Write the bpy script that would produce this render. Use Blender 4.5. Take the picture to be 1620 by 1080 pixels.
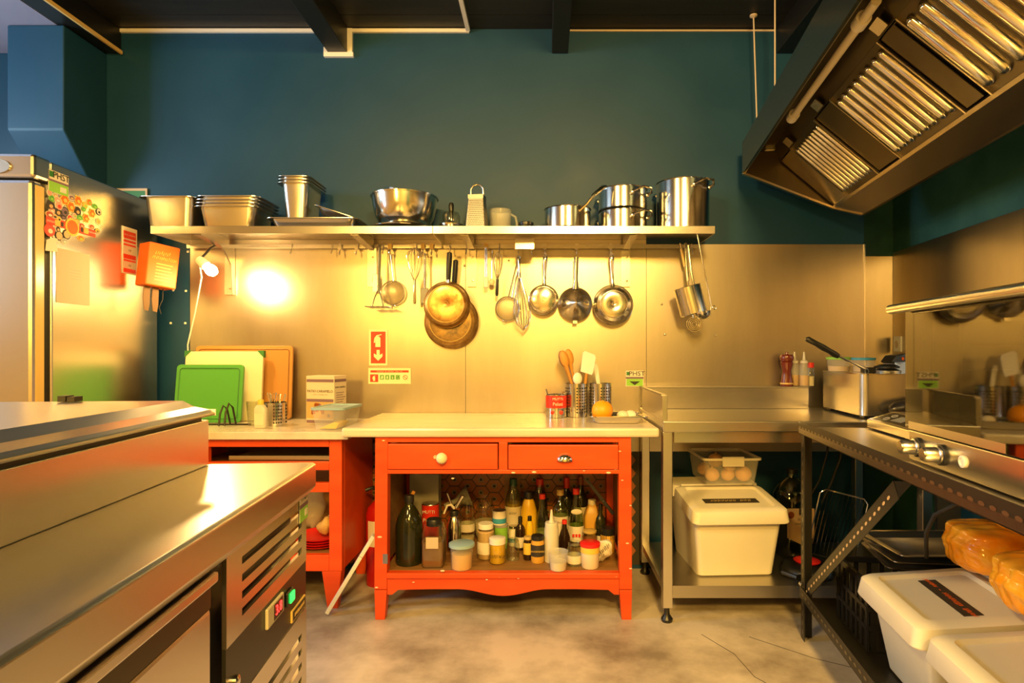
import bpy, bmesh, math, random
from mathutils import Vector, Matrix, Euler
R = math.radians
PI = math.pi
for o in list(bpy.data.objects): bpy.data.objects.remove(o)
S = bpy.context.scene
C = S.collection
random.seed(7)

# ------------------------------------------------------------ camera, world, lights
FPX, CX, CY, EYE = 927.0, 860.0, 556.0, 1.11
cd = bpy.data.cameras.new('camera'); cam = bpy.data.objects.new('camera', cd); C.objects.link(cam)
cd.sensor_width = 36; cd.lens = FPX/1620*36
cd.shift_x = -(CX-810)/1620; cd.shift_y = (CY-540)/1620
cd.clip_start = .02
cam.location = (0, 0, EYE); cam.rotation_euler = (R(90), 0, 0)
S.camera = cam
S.view_settings.view_transform = 'Standard'; S.view_settings.look = 'None'
S.view_settings.gamma = 1; S.view_settings.exposure = 0.44
S.view_settings.use_curve_mapping = False
w = bpy.data.worlds.new('world'); S.world = w; w.use_nodes = True
w.node_tree.nodes['Background'].inputs[0].default_value = (.55, .72, 1, 1)
w.node_tree.nodes['Background'].inputs[1].default_value = .6

def area(name, loc, target, size, power, col, size_y=None):
    l = bpy.data.lights.new(name, 'AREA'); l.energy = power; l.color = col; l.size = size
    if size_y: l.shape = 'RECTANGLE'; l.size_y = size_y
    o = bpy.data.objects.new(name, l); C.objects.link(o); o.location = loc
    o.rotation_euler = (Vector(target)-Vector(loc)).to_track_quat('-Z', 'Y').to_euler()
    return o
def point(name, loc, power, col, rad):
    l = bpy.data.lights.new(name, 'POINT'); l.energy = power; l.color = col; l.shadow_soft_size = rad
    o = bpy.data.objects.new(name, l); C.objects.link(o); o.location = loc; return o
WARM = (1, .53, .08); WARM2 = (1, .65, .20)
area('daylight', (-3.42, 1.85, 1.85), (-1.7, 2.3, 1.85), .95, 66, (.55, .78, 1), 1.1)
area('dining_room_lamp', (-1.55, -.55, 1.75), (-.1, 3, 1.25), .32, 20, WARM)
area('ceiling_lamp_front', (.35, -.25, 2.5), (.3, 2.6, .9), .30, 44, WARM2)
area('ceiling_lamp_rear', (.2, -1.7, 2.6), (0, -1.2, 0), .5, 200, WARM)
area('added_side_fill', (-1.15, .35, 2.5), (1.2, 2.1, .8), .30, 34, WARM2)  # added warm fill from the left, brightens hood, oven and corner
point('work_lamp_bulb_light', (-1.52, 2.74, 1.46), 11, (1, .60, .20), .03)

# ------------------------------------------------------------ helpers
def pix(px, py, D): return Vector(((px-CX)*D/FPX, D, EYE+(CY-py)*D/FPX))
def ppm(D): return D/FPX
def hit(px, py, p0, n):
    d = Vector(((px-CX)/FPX, 1, (CY-py)/FPX)); n = Vector(n); e = Vector((0, 0, EYE))
    return e + d*((Vector(p0)-e).dot(n)/d.dot(n))
class MB:
    def __init__(s): s.v = []; s.f = []; s.m = []; s.M = Matrix(); s.mi = 0
    def add(s, vs, fs):
        b = len(s.v)
        s.v += [tuple(s.M @ Vector(p)) for p in vs]
        s.f += [tuple(b+i for i in f) for f in fs]; s.m += [s.mi]*len(fs); return s
    def box(s, x0, x1, y0, y1, z0, z1):
        return s.add([(x0,y0,z0),(x1,y0,z0),(x1,y1,z0),(x0,y1,z0),(x0,y0,z1),(x1,y0,z1),(x1,y1,z1),(x0,y1,z1)],
            [(3,2,1,0),(4,5,6,7),(0,1,5,4),(1,2,6,5),(2,3,7,6),(3,0,4,7)])
    def hexa(s, b, t):
        return s.add(list(b)+list(t), [(3,2,1,0),(4,5,6,7),(0,1,5,4),(1,2,6,5),(2,3,7,6),(3,0,4,7)])
    def prism(s, poly, a, b, ax='z'):
        def P(p, h): return {'z': (p[0],p[1],h), 'y': (p[0],h,p[1]), 'x': (h,p[0],p[1])}[ax]
        n = len(poly)
        return s.add([P(p,a) for p in poly]+[P(p,b) for p in poly],
            [tuple(range(n-1,-1,-1)), tuple(range(n,2*n))]+[(i,(i+1)%n,n+(i+1)%n,n+i) for i in range(n)])
    def lathe(s, prof, seg=24, sx=1, sy=1, close=False):
        vs = []; fs = []; n = len(prof)
        for r, z in prof:
            for k in range(seg):
                a = 2*PI*k/seg; vs.append((r*math.cos(a)*sx, r*math.sin(a)*sy, z))
        rng = n if close else n-1
        for i in range(rng):
            j = (i+1) % n
            for k in range(seg):
                q = (k+1) % seg; fs.append((i*seg+k, i*seg+q, j*seg+q, j*seg+k))
        if not close:
            if prof[0][0] > 1e-6: pass
        return s.add(vs, fs)
    def tube(s, pts, r, seg=8, closed=False):
        pts = [Vector(p) for p in pts]; n = len(pts); vs = []; fs = []
        rr = r if isinstance(r, (list, tuple)) else [r]*n
        up = None
        for i, p in enumerate(pts):
            if closed: t = pts[(i+1)%n]-pts[i-1]
            else: t = pts[min(i+1,n-1)]-pts[max(i-1,0)]
            t.normalize()
            if up is None:
                up = Vector((0,0,1)) if abs(t.z) < .9 else Vector((1,0,0))
            u = t.cross(up)
            if u.length < 1e-5: u = t.cross(Vector((.3,.9,.1)))
            u.normalize(); v = u.cross(t); up = v
            for k in range(seg):
                a = 2*PI*k/seg; vs.append(tuple(p+(u*math.cos(a)+v*math.sin(a))*rr[i]))
        for i in range(n if closed else n-1):
            j = (i+1) % n
            for k in range(seg):
                q = (k+1) % seg; fs.append((i*seg+k, i*seg+q, j*seg+q, j*seg+k))
        if not closed: fs += [tuple(range(seg-1,-1,-1)), tuple(range((n-1)*seg, n*seg))]
        return s.add(vs, fs)
    def ball(s, c, rx, ry=None, rz=None, seg=16, rings=10, fn=None):
        ry = ry or rx; rz = rz or rx; vs = []; fs = []
        for i in range(rings+1):
            th = PI*i/rings
            for k in range(seg):
                a = 2*PI*k/seg; d = Vector((math.sin(th)*math.cos(a), math.sin(th)*math.sin(a), -math.cos(th)))
                q = fn(d) if fn else 1
                vs.append((c[0]+rx*d.x*q, c[1]+ry*d.y*q, c[2]+rz*d.z*q))
        for i in range(rings):
            for k in range(seg):
                q = (k+1) % seg; fs.append((i*seg+k, i*seg+q, (i+1)*seg+q, (i+1)*seg+k))
        return s.add(vs, fs)
def obj(name, mb, mat, parent=None, smooth=False, bevel=0, label=None, loc=None):
    me = bpy.data.meshes.new(name); me.from_pydata(mb.v, [], mb.f)
    mats = mat if isinstance(mat, (list, tuple)) else [mat]
    for m in mats: me.materials.append(m)
    bm = bmesh.new(); bm.from_mesh(me)
    if len(mats) == 1: bmesh.ops.remove_doubles(bm, verts=bm.verts, dist=1e-6)
    else:
        bm.faces.ensure_lookup_table()
        for f, i in zip(bm.faces, mb.m): f.material_index = i
        bmesh.ops.remove_doubles(bm, verts=bm.verts, dist=1e-6)
    bmesh.ops.recalc_face_normals(bm, faces=bm.faces)
    bm.to_mesh(me); bm.free()
    if smooth:
        me.polygons.foreach_set('use_smooth', [True]*len(me.polygons))
        try: me.set_sharp_from_angle(angle=R(38))
        except Exception: pass
    o = bpy.data.objects.new(name, me); C.objects.link(o)
    if parent: o.parent = parent
    if loc is not None: o.location = loc
    if bevel:
        b = o.modifiers.new('bevel', 'BEVEL'); b.width = bevel; b.segments = 2; b.limit_method = 'ANGLE'
    if label: o['label'] = label
    return o
def thing(name, label, cat, loc=(0,0,0), rot=(0,0,0), group=None):
    o = bpy.data.objects.new(name, None); C.objects.link(o); o.location = loc
    o.rotation_euler = rot if isinstance(rot, (tuple, list)) else (0,0,rot)
    o.empty_display_size = .05
    return tag(o, label, cat, group)
def tag(o, label, cat, group=None):
    o['label'] = label; o['category'] = cat
    if group: o['group'] = group
    return o
def struct(o): o['kind'] = 'structure'; return o
def marks(s, size, mat, parent, loc, rot, name, sx):
    # writing too small to read in the photograph: letter-like strokes, one per '~'
    rg = random.Random(len(s)*31+int(size*1e5)); m_ = MB(); w_ = size*.55; x = -w_*len(s)/2
    for ch in s:
        if ch == '~':
            pts = [(x+w_*(.12+.25*k+rg.uniform(-.05,.05)), size*(.34 if k%2 else -.34)*rg.uniform(.5,1), 0) for k in range(4)]
            m_.tube(pts, size*.055, 4)
        elif ch == '-': m_.tube([(x+w_*.2,0,0),(x+w_*.8,0,0)], size*.055, 4)
        x += w_
    o = obj(name, m_, mat, parent); o.location = loc; o.rotation_euler = rot; o.scale = (sx,1,.3); return o
def text(s, size, mat, parent, loc, rot=(PI/2,0,0), name='lettering', sx=1, ext=.0003, align='CENTER'):
    if '~' in s: return marks(s, size, mat, parent, loc, rot, name, sx)
    cu = bpy.data.curves.new(name, 'FONT'); cu.body = s; cu.size = size; cu.align_x = align; cu.align_y = 'CENTER'; cu.extrude = ext
    cu.resolution_u = 2
    t = bpy.data.objects.new(name, cu); C.objects.link(t)
    dg = bpy.context.evaluated_depsgraph_get()
    me = bpy.data.meshes.new_from_object(t.evaluated_get(dg)); bpy.data.objects.remove(t)
    me.materials.clear(); me.materials.append(mat)
    o = bpy.data.objects.new(name, me); C.objects.link(o); o.parent = parent
    o.location = loc; o.rotation_euler = rot; o.scale = (sx, 1, 1); return o
def copy_tree(o, parent=None):
    c = o.copy(); C.objects.link(c)
    if parent: c.parent = parent
    for ch in list(o.children): copy_tree(ch, c)
    return c

# ------------------------------------------------------------ materials
def mk(name, col, rough=.5, metal=0, noise=None, bump=0, spec=None, trans=0, emit=0, streak=None, coat=0, noise_scale=6, rvar=0, detail=6, ramp=(.35,.68)):
    m = bpy.data.materials.new(name); m.use_nodes = True
    nt = m.node_tree; b = nt.nodes['Principled BSDF']; L = nt.links
    b.inputs['Base Color'].default_value = (*col, 1); b.inputs['Roughness'].default_value = rough; b.inputs['Metallic'].default_value = metal
    if spec is not None: b.inputs['Specular IOR Level'].default_value = spec
    if trans: b.inputs['Transmission Weight'].default_value = trans
    if coat: b.inputs['Coat Weight'].default_value = coat
    if emit: b.inputs['Emission Color'].default_value = (*col, 1); b.inputs['Emission Strength'].default_value = emit
    if noise or bump or streak or rvar:
        tc = nt.nodes.new('ShaderNodeTexCoord'); mp = nt.nodes.new('ShaderNodeMapping'); L.new(tc.outputs['Object'], mp.inputs[0])
        if streak: mp.inputs['Scale'].default_value = streak
        n = nt.nodes.new('ShaderNodeTexNoise'); n.inputs['Scale'].default_value = noise_scale; n.inputs['Detail'].default_value = detail; n.inputs['Roughness'].default_value = .6
        L.new(mp.outputs[0], n.inputs['Vector'])
        if noise:
            cr = nt.nodes.new('ShaderNodeValToRGB'); cr.color_ramp.elements[0].position = ramp[0]; cr.color_ramp.elements[1].position = ramp[1]
            cr.color_ramp.elements[0].color = (*col, 1); cr.color_ramp.elements[1].color = (*noise, 1)
            L.new(n.outputs[0], cr.inputs[0]); L.new(cr.outputs[0], b.inputs['Base Color'])
        if rvar:
            mr = nt.nodes.new('ShaderNodeMapRange'); mr.inputs['To Min'].default_value = max(.02, rough-rvar); mr.inputs['To Max'].default_value = rough+rvar
            mr.inputs['From Min'].default_value = .3; mr.inputs['From Max'].default_value = .7
            L.new(n.outputs[0], mr.inputs[0]); L.new(mr.outputs[0], b.inputs['Roughness'])
        if bump:
            bp = nt.nodes.new('ShaderNodeBump'); bp.inputs['Strength'].default_value = bump; bp.inputs['Distance'].default_value = .004
            L.new(n.outputs[0], bp.inputs['Height']); L.new(bp.outputs[0], b.inputs['Normal'])
    return m
def glassy(name, tint=(.9,.95,.9), amt=.16, rough=.05):
    m = bpy.data.materials.new(name); m.use_nodes = True; nt = m.node_tree; nt.nodes.clear(); L = nt.links
    out = nt.nodes.new('ShaderNodeOutputMaterial'); mx = nt.nodes.new('ShaderNodeMixShader')
    tr = nt.nodes.new('ShaderNodeBsdfTransparent'); gl = nt.nodes.new('ShaderNodeBsdfGlossy')
    tr.inputs[0].default_value = (*tint, 1); gl.inputs['Roughness'].default_value = rough
    lw = nt.nodes.new('ShaderNodeLayerWeight'); lw.inputs[0].default_value = .35
    mr = nt.nodes.new('ShaderNodeMapRange'); mr.inputs['To Min'].default_value = amt*.4; mr.inputs['To Max'].default_value = min(1, amt*3.5)
    L.new(lw.outputs['Facing'], mr.inputs[0]); L.new(mr.outputs[0], mx.inputs[0]); L.new(tr.outputs[0], mx.inputs[1]); L.new(gl.outputs[0], mx.inputs[2])
    L.new(mx.outputs[0], out.inputs[0]); return m
def milky(name, col, alpha, rough=.3):
    m = mk(name, col, rough); m.node_tree.nodes['Principled BSDF'].inputs['Alpha'].default_value = alpha; return m
M = {}
STC = (.70, .67, .62)
M['steel'] = mk('brushed_steel', STC, .26, 1)
M['steel_h'] = mk('brushed_steel_horizontal', STC, .25, 1)
M['steel_wall'] = mk('steel_wall_sheet', (.50,.45,.37), .32, 1, streak=(3,3,.6), noise=(.57,.52,.43), noise_scale=2.2)
M['steel_top'] = mk('scratched_worktop_steel', STC, .28, 1, rvar=.006, noise_scale=170, streak=(1,.3,1), detail=2)
M['steel_dull'] = mk('dull_steel', (.52,.49,.44), .34, 1)
M['chrome'] = mk('polished_steel', (.78,.76,.72), .13, 1)
M['pot'] = mk('pot_steel', (.72,.69,.64), .17, 1)
M['pan_gold'] = mk('scorched_aluminium', (.62,.42,.16), .38, 1, noise=(.26,.12,.03), noise_scale=16, bump=.12, rvar=.1)
M['pan_dark'] = mk('burnt_pan_base', (.11,.08,.045), .45, .8, noise=(.42,.26,.08), noise_scale=18, bump=.1)
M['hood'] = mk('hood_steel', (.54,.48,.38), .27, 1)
M['hood_dark'] = mk('dark_hood_steel', (.10,.085,.06), .36, 1)  # darker steel for channel, filter bed, blank panels and handle recess
M['teal'] = mk('teal_wall_paint', (.0075,.046,.105), .45, spec=.3, noise=(.010,.055,.120), noise_scale=2.2, bump=.05, rvar=.06)
M['teal_dk'] = mk('worn_teal_paint', (.022,.105,.115), .5, noise=(.045,.16,.16), noise_scale=5, bump=.1)
M['black_wood'] = mk('black_ceiling_paint', (.011,.010,.010), .5, noise=(.020,.018,.016), noise_scale=5, streak=(.4,6,6), bump=.1)
M['beam'] = mk('black_beam_paint', (.008,.0075,.007), .42, bump=.1, noise_scale=8)
M['soffit'] = mk('window_toned_soffit_paint', (.24,.23,.34), .6, noise=(.27,.26,.37), noise_scale=3)  # lavender soffit, its paler tone is window light put into the colour
M['white'] = mk('white_plastic', (.80,.77,.72), .4)
M['white_bin'] = mk('ivory_bin_plastic', (.72,.69,.60), .42, noise=(.66,.63,.54), noise_scale=3, bump=.02)
M['red'] = mk('worn_red_orange_paint', (.64,.058,.006), .42, noise=(.70,.080,.009), noise_scale=4, streak=(.8,4,4), bump=.1, rvar=.06)
M['chip'] = mk('bare_chipped_spots', (.72,.55,.36), .6)
M['marble'] = mk('cream_marble', (.74,.66,.52), .22, noise=(.56,.48,.36), noise_scale=3.2, streak=(.7,3,3), rvar=.06)
M['marble2'] = mk('veined_marble', (.70,.63,.50), .28, noise=(.45,.40,.33), noise_scale=5, rvar=.06)
M['wood'] = mk('shelf_wood', (.30,.155,.05), .5, noise=(.19,.09,.03), noise_scale=4, streak=(1,10,10), bump=.1)
M['wood_lt'] = mk('spoon_wood', (.58,.28,.05), .5, noise=(.46,.20,.035), noise_scale=8, streak=(3,3,.6))
M['concrete'] = mk('stained_concrete', (.58,.52,.46), .42, noise=(.24,.20,.16), noise_scale=2.6, bump=.25, rvar=.15, detail=12, ramp=(.40,.64))
M['cream'] = mk('cream_wall_paint', (.62,.52,.36), .7)
M['black'] = mk('black_plastic', (.012,.012,.012), .35)
M['black_m'] = mk('black_painted_steel', (.02,.019,.018), .38, .3, bump=.1, noise_scale=14)
M['holes'] = mk('bare_slot_edges', (.30,.27,.22), .35, 1)
M['glass'] = glassy('clear_glass', (.90,.92,.86), .17)
M['glass_g'] = glassy('greenish_bottle_glass', (.62,.72,.45), .2)
M['glass_oven'] = glassy('oven_glass', (.46,.41,.26), .13, .03)
M['plastic_clear'] = milky('cloudy_plastic', (.75,.75,.70), .24, .2)
M['plastic_milk'] = milky('milky_plastic', (.78,.75,.66), .75, .35)
M['blue_lid'] = mk('pale_blue_lid', (.30,.46,.55), .4)
M['bulb'] = mk('lit_lamp_bulb', (1,.80,.45), .5, emit=28)
M['lamp_shade'] = milky('hot_lamp_shade', (.95,.88,.75), 1, .5)
M['red_led'] = mk('red_led_digits', (1,.02,.015), .5, emit=5)
M['green_led'] = mk('green_lit_rocker', (.02,1,.12), .4, emit=1.2)
for n_, c_, r_ in [('green_board',(.07,.33,.05),.45),('dk_green',(.03,.18,.04),.5),('cream_board',(.72,.66,.44),.45),('brown_board',(.44,.21,.05),.5),('brown_dk',(.24,.10,.02),.5),
    ('sign_red',(.72,.05,.02),.5),('sign_green',(.10,.36,.05),.5),('lime',(.26,.58,.07),.5),('glow',(.80,.76,.50),.55),('paper',(.58,.46,.34),.7),('ink',(.03,.025,.02),.6),
    ('orange_box',(.85,.14,.01),.5),('orange_ink',(.95,.50,.10),.5),('strap',(.18,.10,.04),.7),('can_red',(.66,.03,.015),.35),('carton',(.66,.56,.46),.6),('carton_side',(.56,.50,.42),.6),
    ('mauve',(.20,.12,.18),.6),('tan',(.60,.36,.15),.6),('orange_fruit',(.95,.36,.01),.45),('egg',(.80,.74,.66),.5),('cap_red',(.65,.03,.02),.35),('cap_green',(.02,.10,.05),.4),
    ('yellow_sauce',(.80,.50,.02),.3),('oil_dark',(.016,.017,.006),.12),('soy',(.022,.010,.005),.12),('label_w',(.72,.66,.54),.6),('label_y',(.76,.52,.08),.5),('spice',(.20,.10,.025),.7),
    ('gold',(.55,.38,.12),.3),('amber',(.62,.34,.05),.35),('grey_liq',(.62,.58,.46),.35),('blue',(.05,.32,.55),.5),('red_plastic',(.75,.02,.02),.35),('ext_red',(.45,.008,.006),.25),
    ('onion',(.62,.34,.13),.5),('ginger',(.58,.36,.12),.7),('dark_mill',(.13,.020,.010),.18),('flour',(.70,.60,.42),.8),('kettle',(.02,.015,.012),.25),('grey',(.30,.30,.28),.5),
    ('tile_o',(.36,.115,.030),.3),('tile_ring',(.42,.30,.13),.3),('tile_line',(.035,.030,.018),.5),('sand',(.62,.42,.20),.5),('pink',(.75,.36,.27),.5),('rust',(.42,.06,.02),.5),('brass',(.70,.47,.16),.28),
    ('mesh_grey',(.40,.35,.26),.5),('jam',(.25,.06,.01),.3),('cork',(.45,.27,.12),.8),('led_dark',(.01,.008,.008),.3),('lcd',(.42,.40,.33),.4)]:
    M[n_] = mk(n_+'_material', c_, r_)
M['sieve'] = milky('fine_wire_sieve', (.50,.43,.30), .62, .45); M['sieve'].node_tree.nodes['Principled BSDF'].inputs['Metallic'].default_value = .8
M['bag_orange'] = mk('orange_shrink_film', (.98,.34,.008), .16, noise=(1.0,.52,.04), noise_scale=11, bump=1.0, coat=.5, detail=3)
M['grater'] = mk('dull_grater_steel', (.24,.22,.20), .4, 1)
M['rubber'] = mk('dark_rubber', (.02,.02,.02), .6)

# ------------------------------------------------------------ the room
YB = 3.0; ZC = 2.76
def rightwall_x(y): return 1.95-.10*(3.27-y)
mb = MB().prism([(-3.4,-3.1),(1.32,-3.1),(1.97,3.35),(-3.4,3.35)], -.1, 0)
fl = struct(obj('floor', mb, M['concrete']))
# hairline cracks and a repaired slab edge in the concrete
for pts in ([(-.98,2.02),(-1.02,1.9),(-1.0,1.78),(-1.05,1.62),(-1.06,1.4)], [(.62,2.3),(.70,2.15),(.72,2.0),(.80,1.88),(.81,1.7)], [(.8,2.28),(.98,2.12),(1.1,2.05)]):
    obj('floor_crack', MB().tube([(x,y,.0005) for x,y in pts], .0012, 4), M['ink'], fl)
wb = struct(obj('wall_back', MB().box(-3.4,1.64,3.0,3.12,0,2.9), M['teal']))
struct(obj('wall_niche', MB().box(1.60,2.15,3.27,3.39,0,2.9).box(1.60,1.64,3.12,3.27,0,2.9), M['teal_dk']))
wr = struct(obj('wall_right', MB().prism([(rightwall_x(3.27),3.27),(rightwall_x(-3.1),-3.1),(rightwall_x(-3.1)+.12,-3.1),(rightwall_x(3.27)+.12,3.27)], 0, 2.9), M['teal_dk']))
struct(obj('wall_front', MB().box(-3.4,1.5,-3.2,-3.1,0,2.9), M['cream']))
wl = struct(obj('wall_left', MB().box(-3.4,-3.28,-3.1,1.3,0,2.9).box(-3.4,-3.28,2.4,3.0,0,2.9).box(-3.4,-3.28,1.3,2.4,0,1.15).box(-3.4,-3.28,1.3,2.4,2.5,2.9), M['cream']))
wn = thing('window_1', 'tall window in left wall', 'window'); del wn['category']; del wn['label']; struct(wn)
obj('window_pane', MB().box(-3.334,-3.33,1.35,2.35,1.2,2.45), M['glass'], wn)
obj('window_frame', MB().box(-3.36,-3.30,1.3,1.35,1.15,2.5).box(-3.36,-3.30,2.35,2.4,1.15,2.5).box(-3.36,-3.30,1.35,2.35,1.15,1.2).box(-3.36,-3.30,1.35,2.35,2.45,2.5).box(-3.36,-3.30,1.83,1.87,1.2,2.45), M['white'], wn)
# ceiling and its boards
ce = struct(obj('ceiling', MB().box(-3.4,2.1,-3.1,3.3,ZC+.012,ZC+.1), M['black_wood']))
for i in range(8):
    y1 = 3.0-i*.128
    obj('plank', MB().box(-2.24,2.05,y1-.125,y1-.001,ZC,ZC+.012), M['black_wood'], ce)
struct(obj('trim_1', MB().box(-2.24,-1.10,2.985,2.999,ZC-.022,ZC-.004), M['white']))
struct(obj('trim_2', MB().box(-.975,-.38,2.985,2.999,ZC-.022,ZC-.004).box(-.395,-.375,2.2,2.985,ZC-.02,ZC-.002), M['white']))
struct(obj('trim_3', MB().box(-1.12,-.97,2.982,2.999,2.612,2.634).box(-1.0,-.975,2.982,2.999,2.634,ZC-.004).box(-1.12,-1.10,2.982,2.999,2.634,2.66), M['white']))
struct(obj('trim_4', MB().box(.12,1.18,2.992,2.999,ZC-.014,ZC-.006), M['paper']))
for k, (x0, x1) in enumerate([(-2.27,-2.16),(-1.10,-1.0),(.042,.125),(1.19,1.30)]):
    struct(obj('beam', MB().box(x0,x1,-3.0,2.998,2.634,ZC), M['beam'], bevel=.004))
obj_ = struct(obj('trim_5', MB().box(-2.158,-2.148,.6,2.99,2.625,2.643), M['brass']))
struct(obj('soffit', MB().box(-3.28,-2.272,-3.0,2.995,2.634,2.70), M['soffit']))
# painted chimney box beside the corner
DX0, DX1 = -2.50, -2.235
mbx = MB().prism([(2.73,2.632),(2.73,2.145),(2.90,1.93),(2.945,1.865),(2.998,1.865),(2.998,2.632)], DX0, DX1, 'x')
struct(obj('duct_casing', mbx, M['teal'], bevel=.006))
# steel sheet cladding on the back wall
for a, b, zt in ((-1.806,-.40,1.681),(-.398,.524,1.681),(.526,1.638,1.658)):
    obj('steel_sheet', MB().box(a,b,2.994,2.9995,.60,zt), M['steel_wall'], wb)
obj('sheet_edge', MB().box(1.636,1.642,2.99,2.9995,.60,1.658), M['steel'], wb)
for px, py in ((1047,481),(1052,529),(1132,530),(1100,640),(735,420),(805,412)):
    p = pix(px,py,2.99); m_ = MB(); m_.M = Matrix.Translation(p) @ Matrix.Rotation(PI/2,4,'X'); m_.lathe([(0,.004),(.004,.003),(.006,0)],10)
    obj('rivet', m_, M['chrome'], wb)
for px, py in ((297,398),(274,459),(294,460),(293,511),(270,511)):
    p = pix(px,py,2.998); obj('paint_chip', MB().ball(p,.007,.002,.006,8,6), M['label_w'], wb)
d_ = Vector((.10,1,0)).normalized(); nrm = Vector((-1,.10,0)).normalized()
def rw(y, off): return Vector((rightwall_x(y),y,0))+nrm*off
a, b = rw(3.26,.006), rw(-1.0,.006); a0, b0 = rw(3.26,.0005), rw(-1.0,.0005)
obj('steel_sheet', MB().prism([(a.x,a.y),(b.x,b.y),(b0.x,b0.y),(a0.x,a0.y)], .60, 1.66), M['steel_wall'], wr)
obj('niche_sheet', MB().box(1.645,1.945,3.262,3.269,.6,1.64), M['steel_wall'], bpy.data.objects['wall_niche'])

# patterned hexagonal tiles low on the back wall
TW, TH = .136, .066
def hexp(w, h, k=.30): return [(-w/2,0),(-w/2+w*k,-h/2),(w/2-w*k,-h/2),(w/2,0),(w/2-w*k,h/2),(-w/2+w*k,h/2)]
mt = MB()
mt.mi = 0; mt.prism(hexp(TW*.635,TH*.92,.25), -.005, 0, 'y')
mt.M = Matrix.Translation((0,-.005,0)) @ Matrix.Rotation(PI/2,4,'X')
mt.mi = 1; mt.lathe([(0,.0004),(.0135,.0004)],14)
mt.mi = 2; mt.lathe([(.0085,.0008),(.0120,.0008)],14)
mt.mi = 1; mt.lathe([(0,.0009),(.0085,.0009)],14)
proto_tile = None
nt_ = 0
for r_ in range(20):
    z = .06+r_*TH/2
    for c in range(12):
        x = -1.0+c*TW+(TW/2 if r_%2 else 0)
        if x > .47: continue
        if proto_tile is None:
            proto_tile = obj('tile', mt, [M['tile_o'],M['tile_line'],M['tile_ring']], wb); t = proto_tile
        else:
            t = proto_tile.copy(); C.objects.link(t); t.parent = wb
        t.location = (x,2.9998,z)
obj('tile_backing', MB().box(-1.07,.54,2.9978,2.9999,.02,.69), M['tile_line'], wb)

# thin rods that hang the hood
for k, (px, yt, yb_, D) in enumerate(((1192,30,190,2.87),(1226,0,140,2.70))):
    a = pix(px,yt,D); bz = EYE+(CY-yb_)*D/FPX; x2 = (px+(6 if k==0 else 0)-CX)*D/FPX
    r = thing('hanging_rod', ['thin pale hanging rod with a ceiling collar, beside the extractor hood','thin white hanging rod next to the black beam above the hood'][k], 'rod', (a.x,a.y,bz))
    obj('rod', MB().tube([(0,0,2.757-bz),(x2-a.x,0,-.06)],.0035,8), M['paper'], r, True)
    m_ = MB(); m_.M = Matrix.Translation((0,0,2.757-bz)); m_.lathe([(0,0),(.018,0),(.018,-.006),(.006,-.014),(0,-.014)],12); obj('collar', m_, M['paper'], r, True)

# ------------------------------------------------------------ wall shelf
SZ0, SZ1, SYF = 1.652, 1.686, 2.69
shx = lambda px: (px-CX)*SYF/FPX
sh = []
for k, (p0, p1, lab) in enumerate(((238,684,'left length of steel wall shelf carrying gastronorm pans and the mixing bowl'),(685,1131,'right length of steel wall shelf carrying grater, saucepans and stockpot'))):
    a, b = shx(p0), shx(p1)
    s_ = thing('wall_shelf', lab, 'shelf', (0,0,0), group='steel wall shelves'); sh.append(s_)
    obj('shelf_board', MB().box(a,b,SYF,2.992,SZ1-.004,SZ1), M['steel_h'], s_)
    obj('front_lip', MB().box(a,b,SYF,SYF+.003,SZ0,SZ1-.004), M['steel_h'], s_)
    obj('end_lip', MB().box(a,a+.003,SYF+.003,2.99,SZ0,SZ1-.004), M['steel_h'], s_)
    obj('end_lip', MB().box(b-.003,b,SYF+.003,2.99,SZ0,SZ1-.004), M['steel_h'], s_)
    obj('back_rail', MB().box(a+.004,b-.004,2.955,2.967,1.632,1.650), M['steel_h'], s_)
for k, px in enumerate((362,588,746,990)):
    x = (px-CX)*2.98/FPX; par = sh[0] if k < 2 else sh[1]
    arm = MB().hexa([(x-.018,SYF+.02,SZ0-.004),(x+.018,SYF+.02,SZ0-.004),(x+.018,2.952,SZ0-.025),(x-.018,2.952,SZ0-.025)],[(x-.018,SYF+.02,SZ1-.005),(x+.018,SYF+.02,SZ1-.005),(x+.018,2.952,SZ1-.005),(x-.018,2.952,SZ1-.005)])
    br = obj('bracket', arm, M['steel'], par)
    zb = 1.44 if k != 0 else 1.40
    if k == 0: obj('gusset', MB().prism([(2.968,1.40),(2.990,1.40),(2.990,1.645),(2.80,1.645),(2.88,1.62),(2.955,1.55)], x+.02,x+.026,'x'), M['steel'], par)
    obj('wall_plate', MB().box(x-.022,x+.022,2.982,2.993,zb,1.63), M['steel'], br)
    for zz in (zb+.03,zb+.15): 
        m_ = MB(); m_.M = Matrix.Translation((x+.006,2.982,zz)) @ Matrix.Rotation(PI/2,4,'X'); m_.lathe([(0,.004),(.005,.003),(.006,0)],8); obj('screw', m_, M['chrome'], br)
x = (830-CX)*2.80/FPX
obj('clip_plate', MB().box(x-.045,x+.045,2.80,2.806,1.60,1.652), M['steel'], sh[1])

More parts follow.
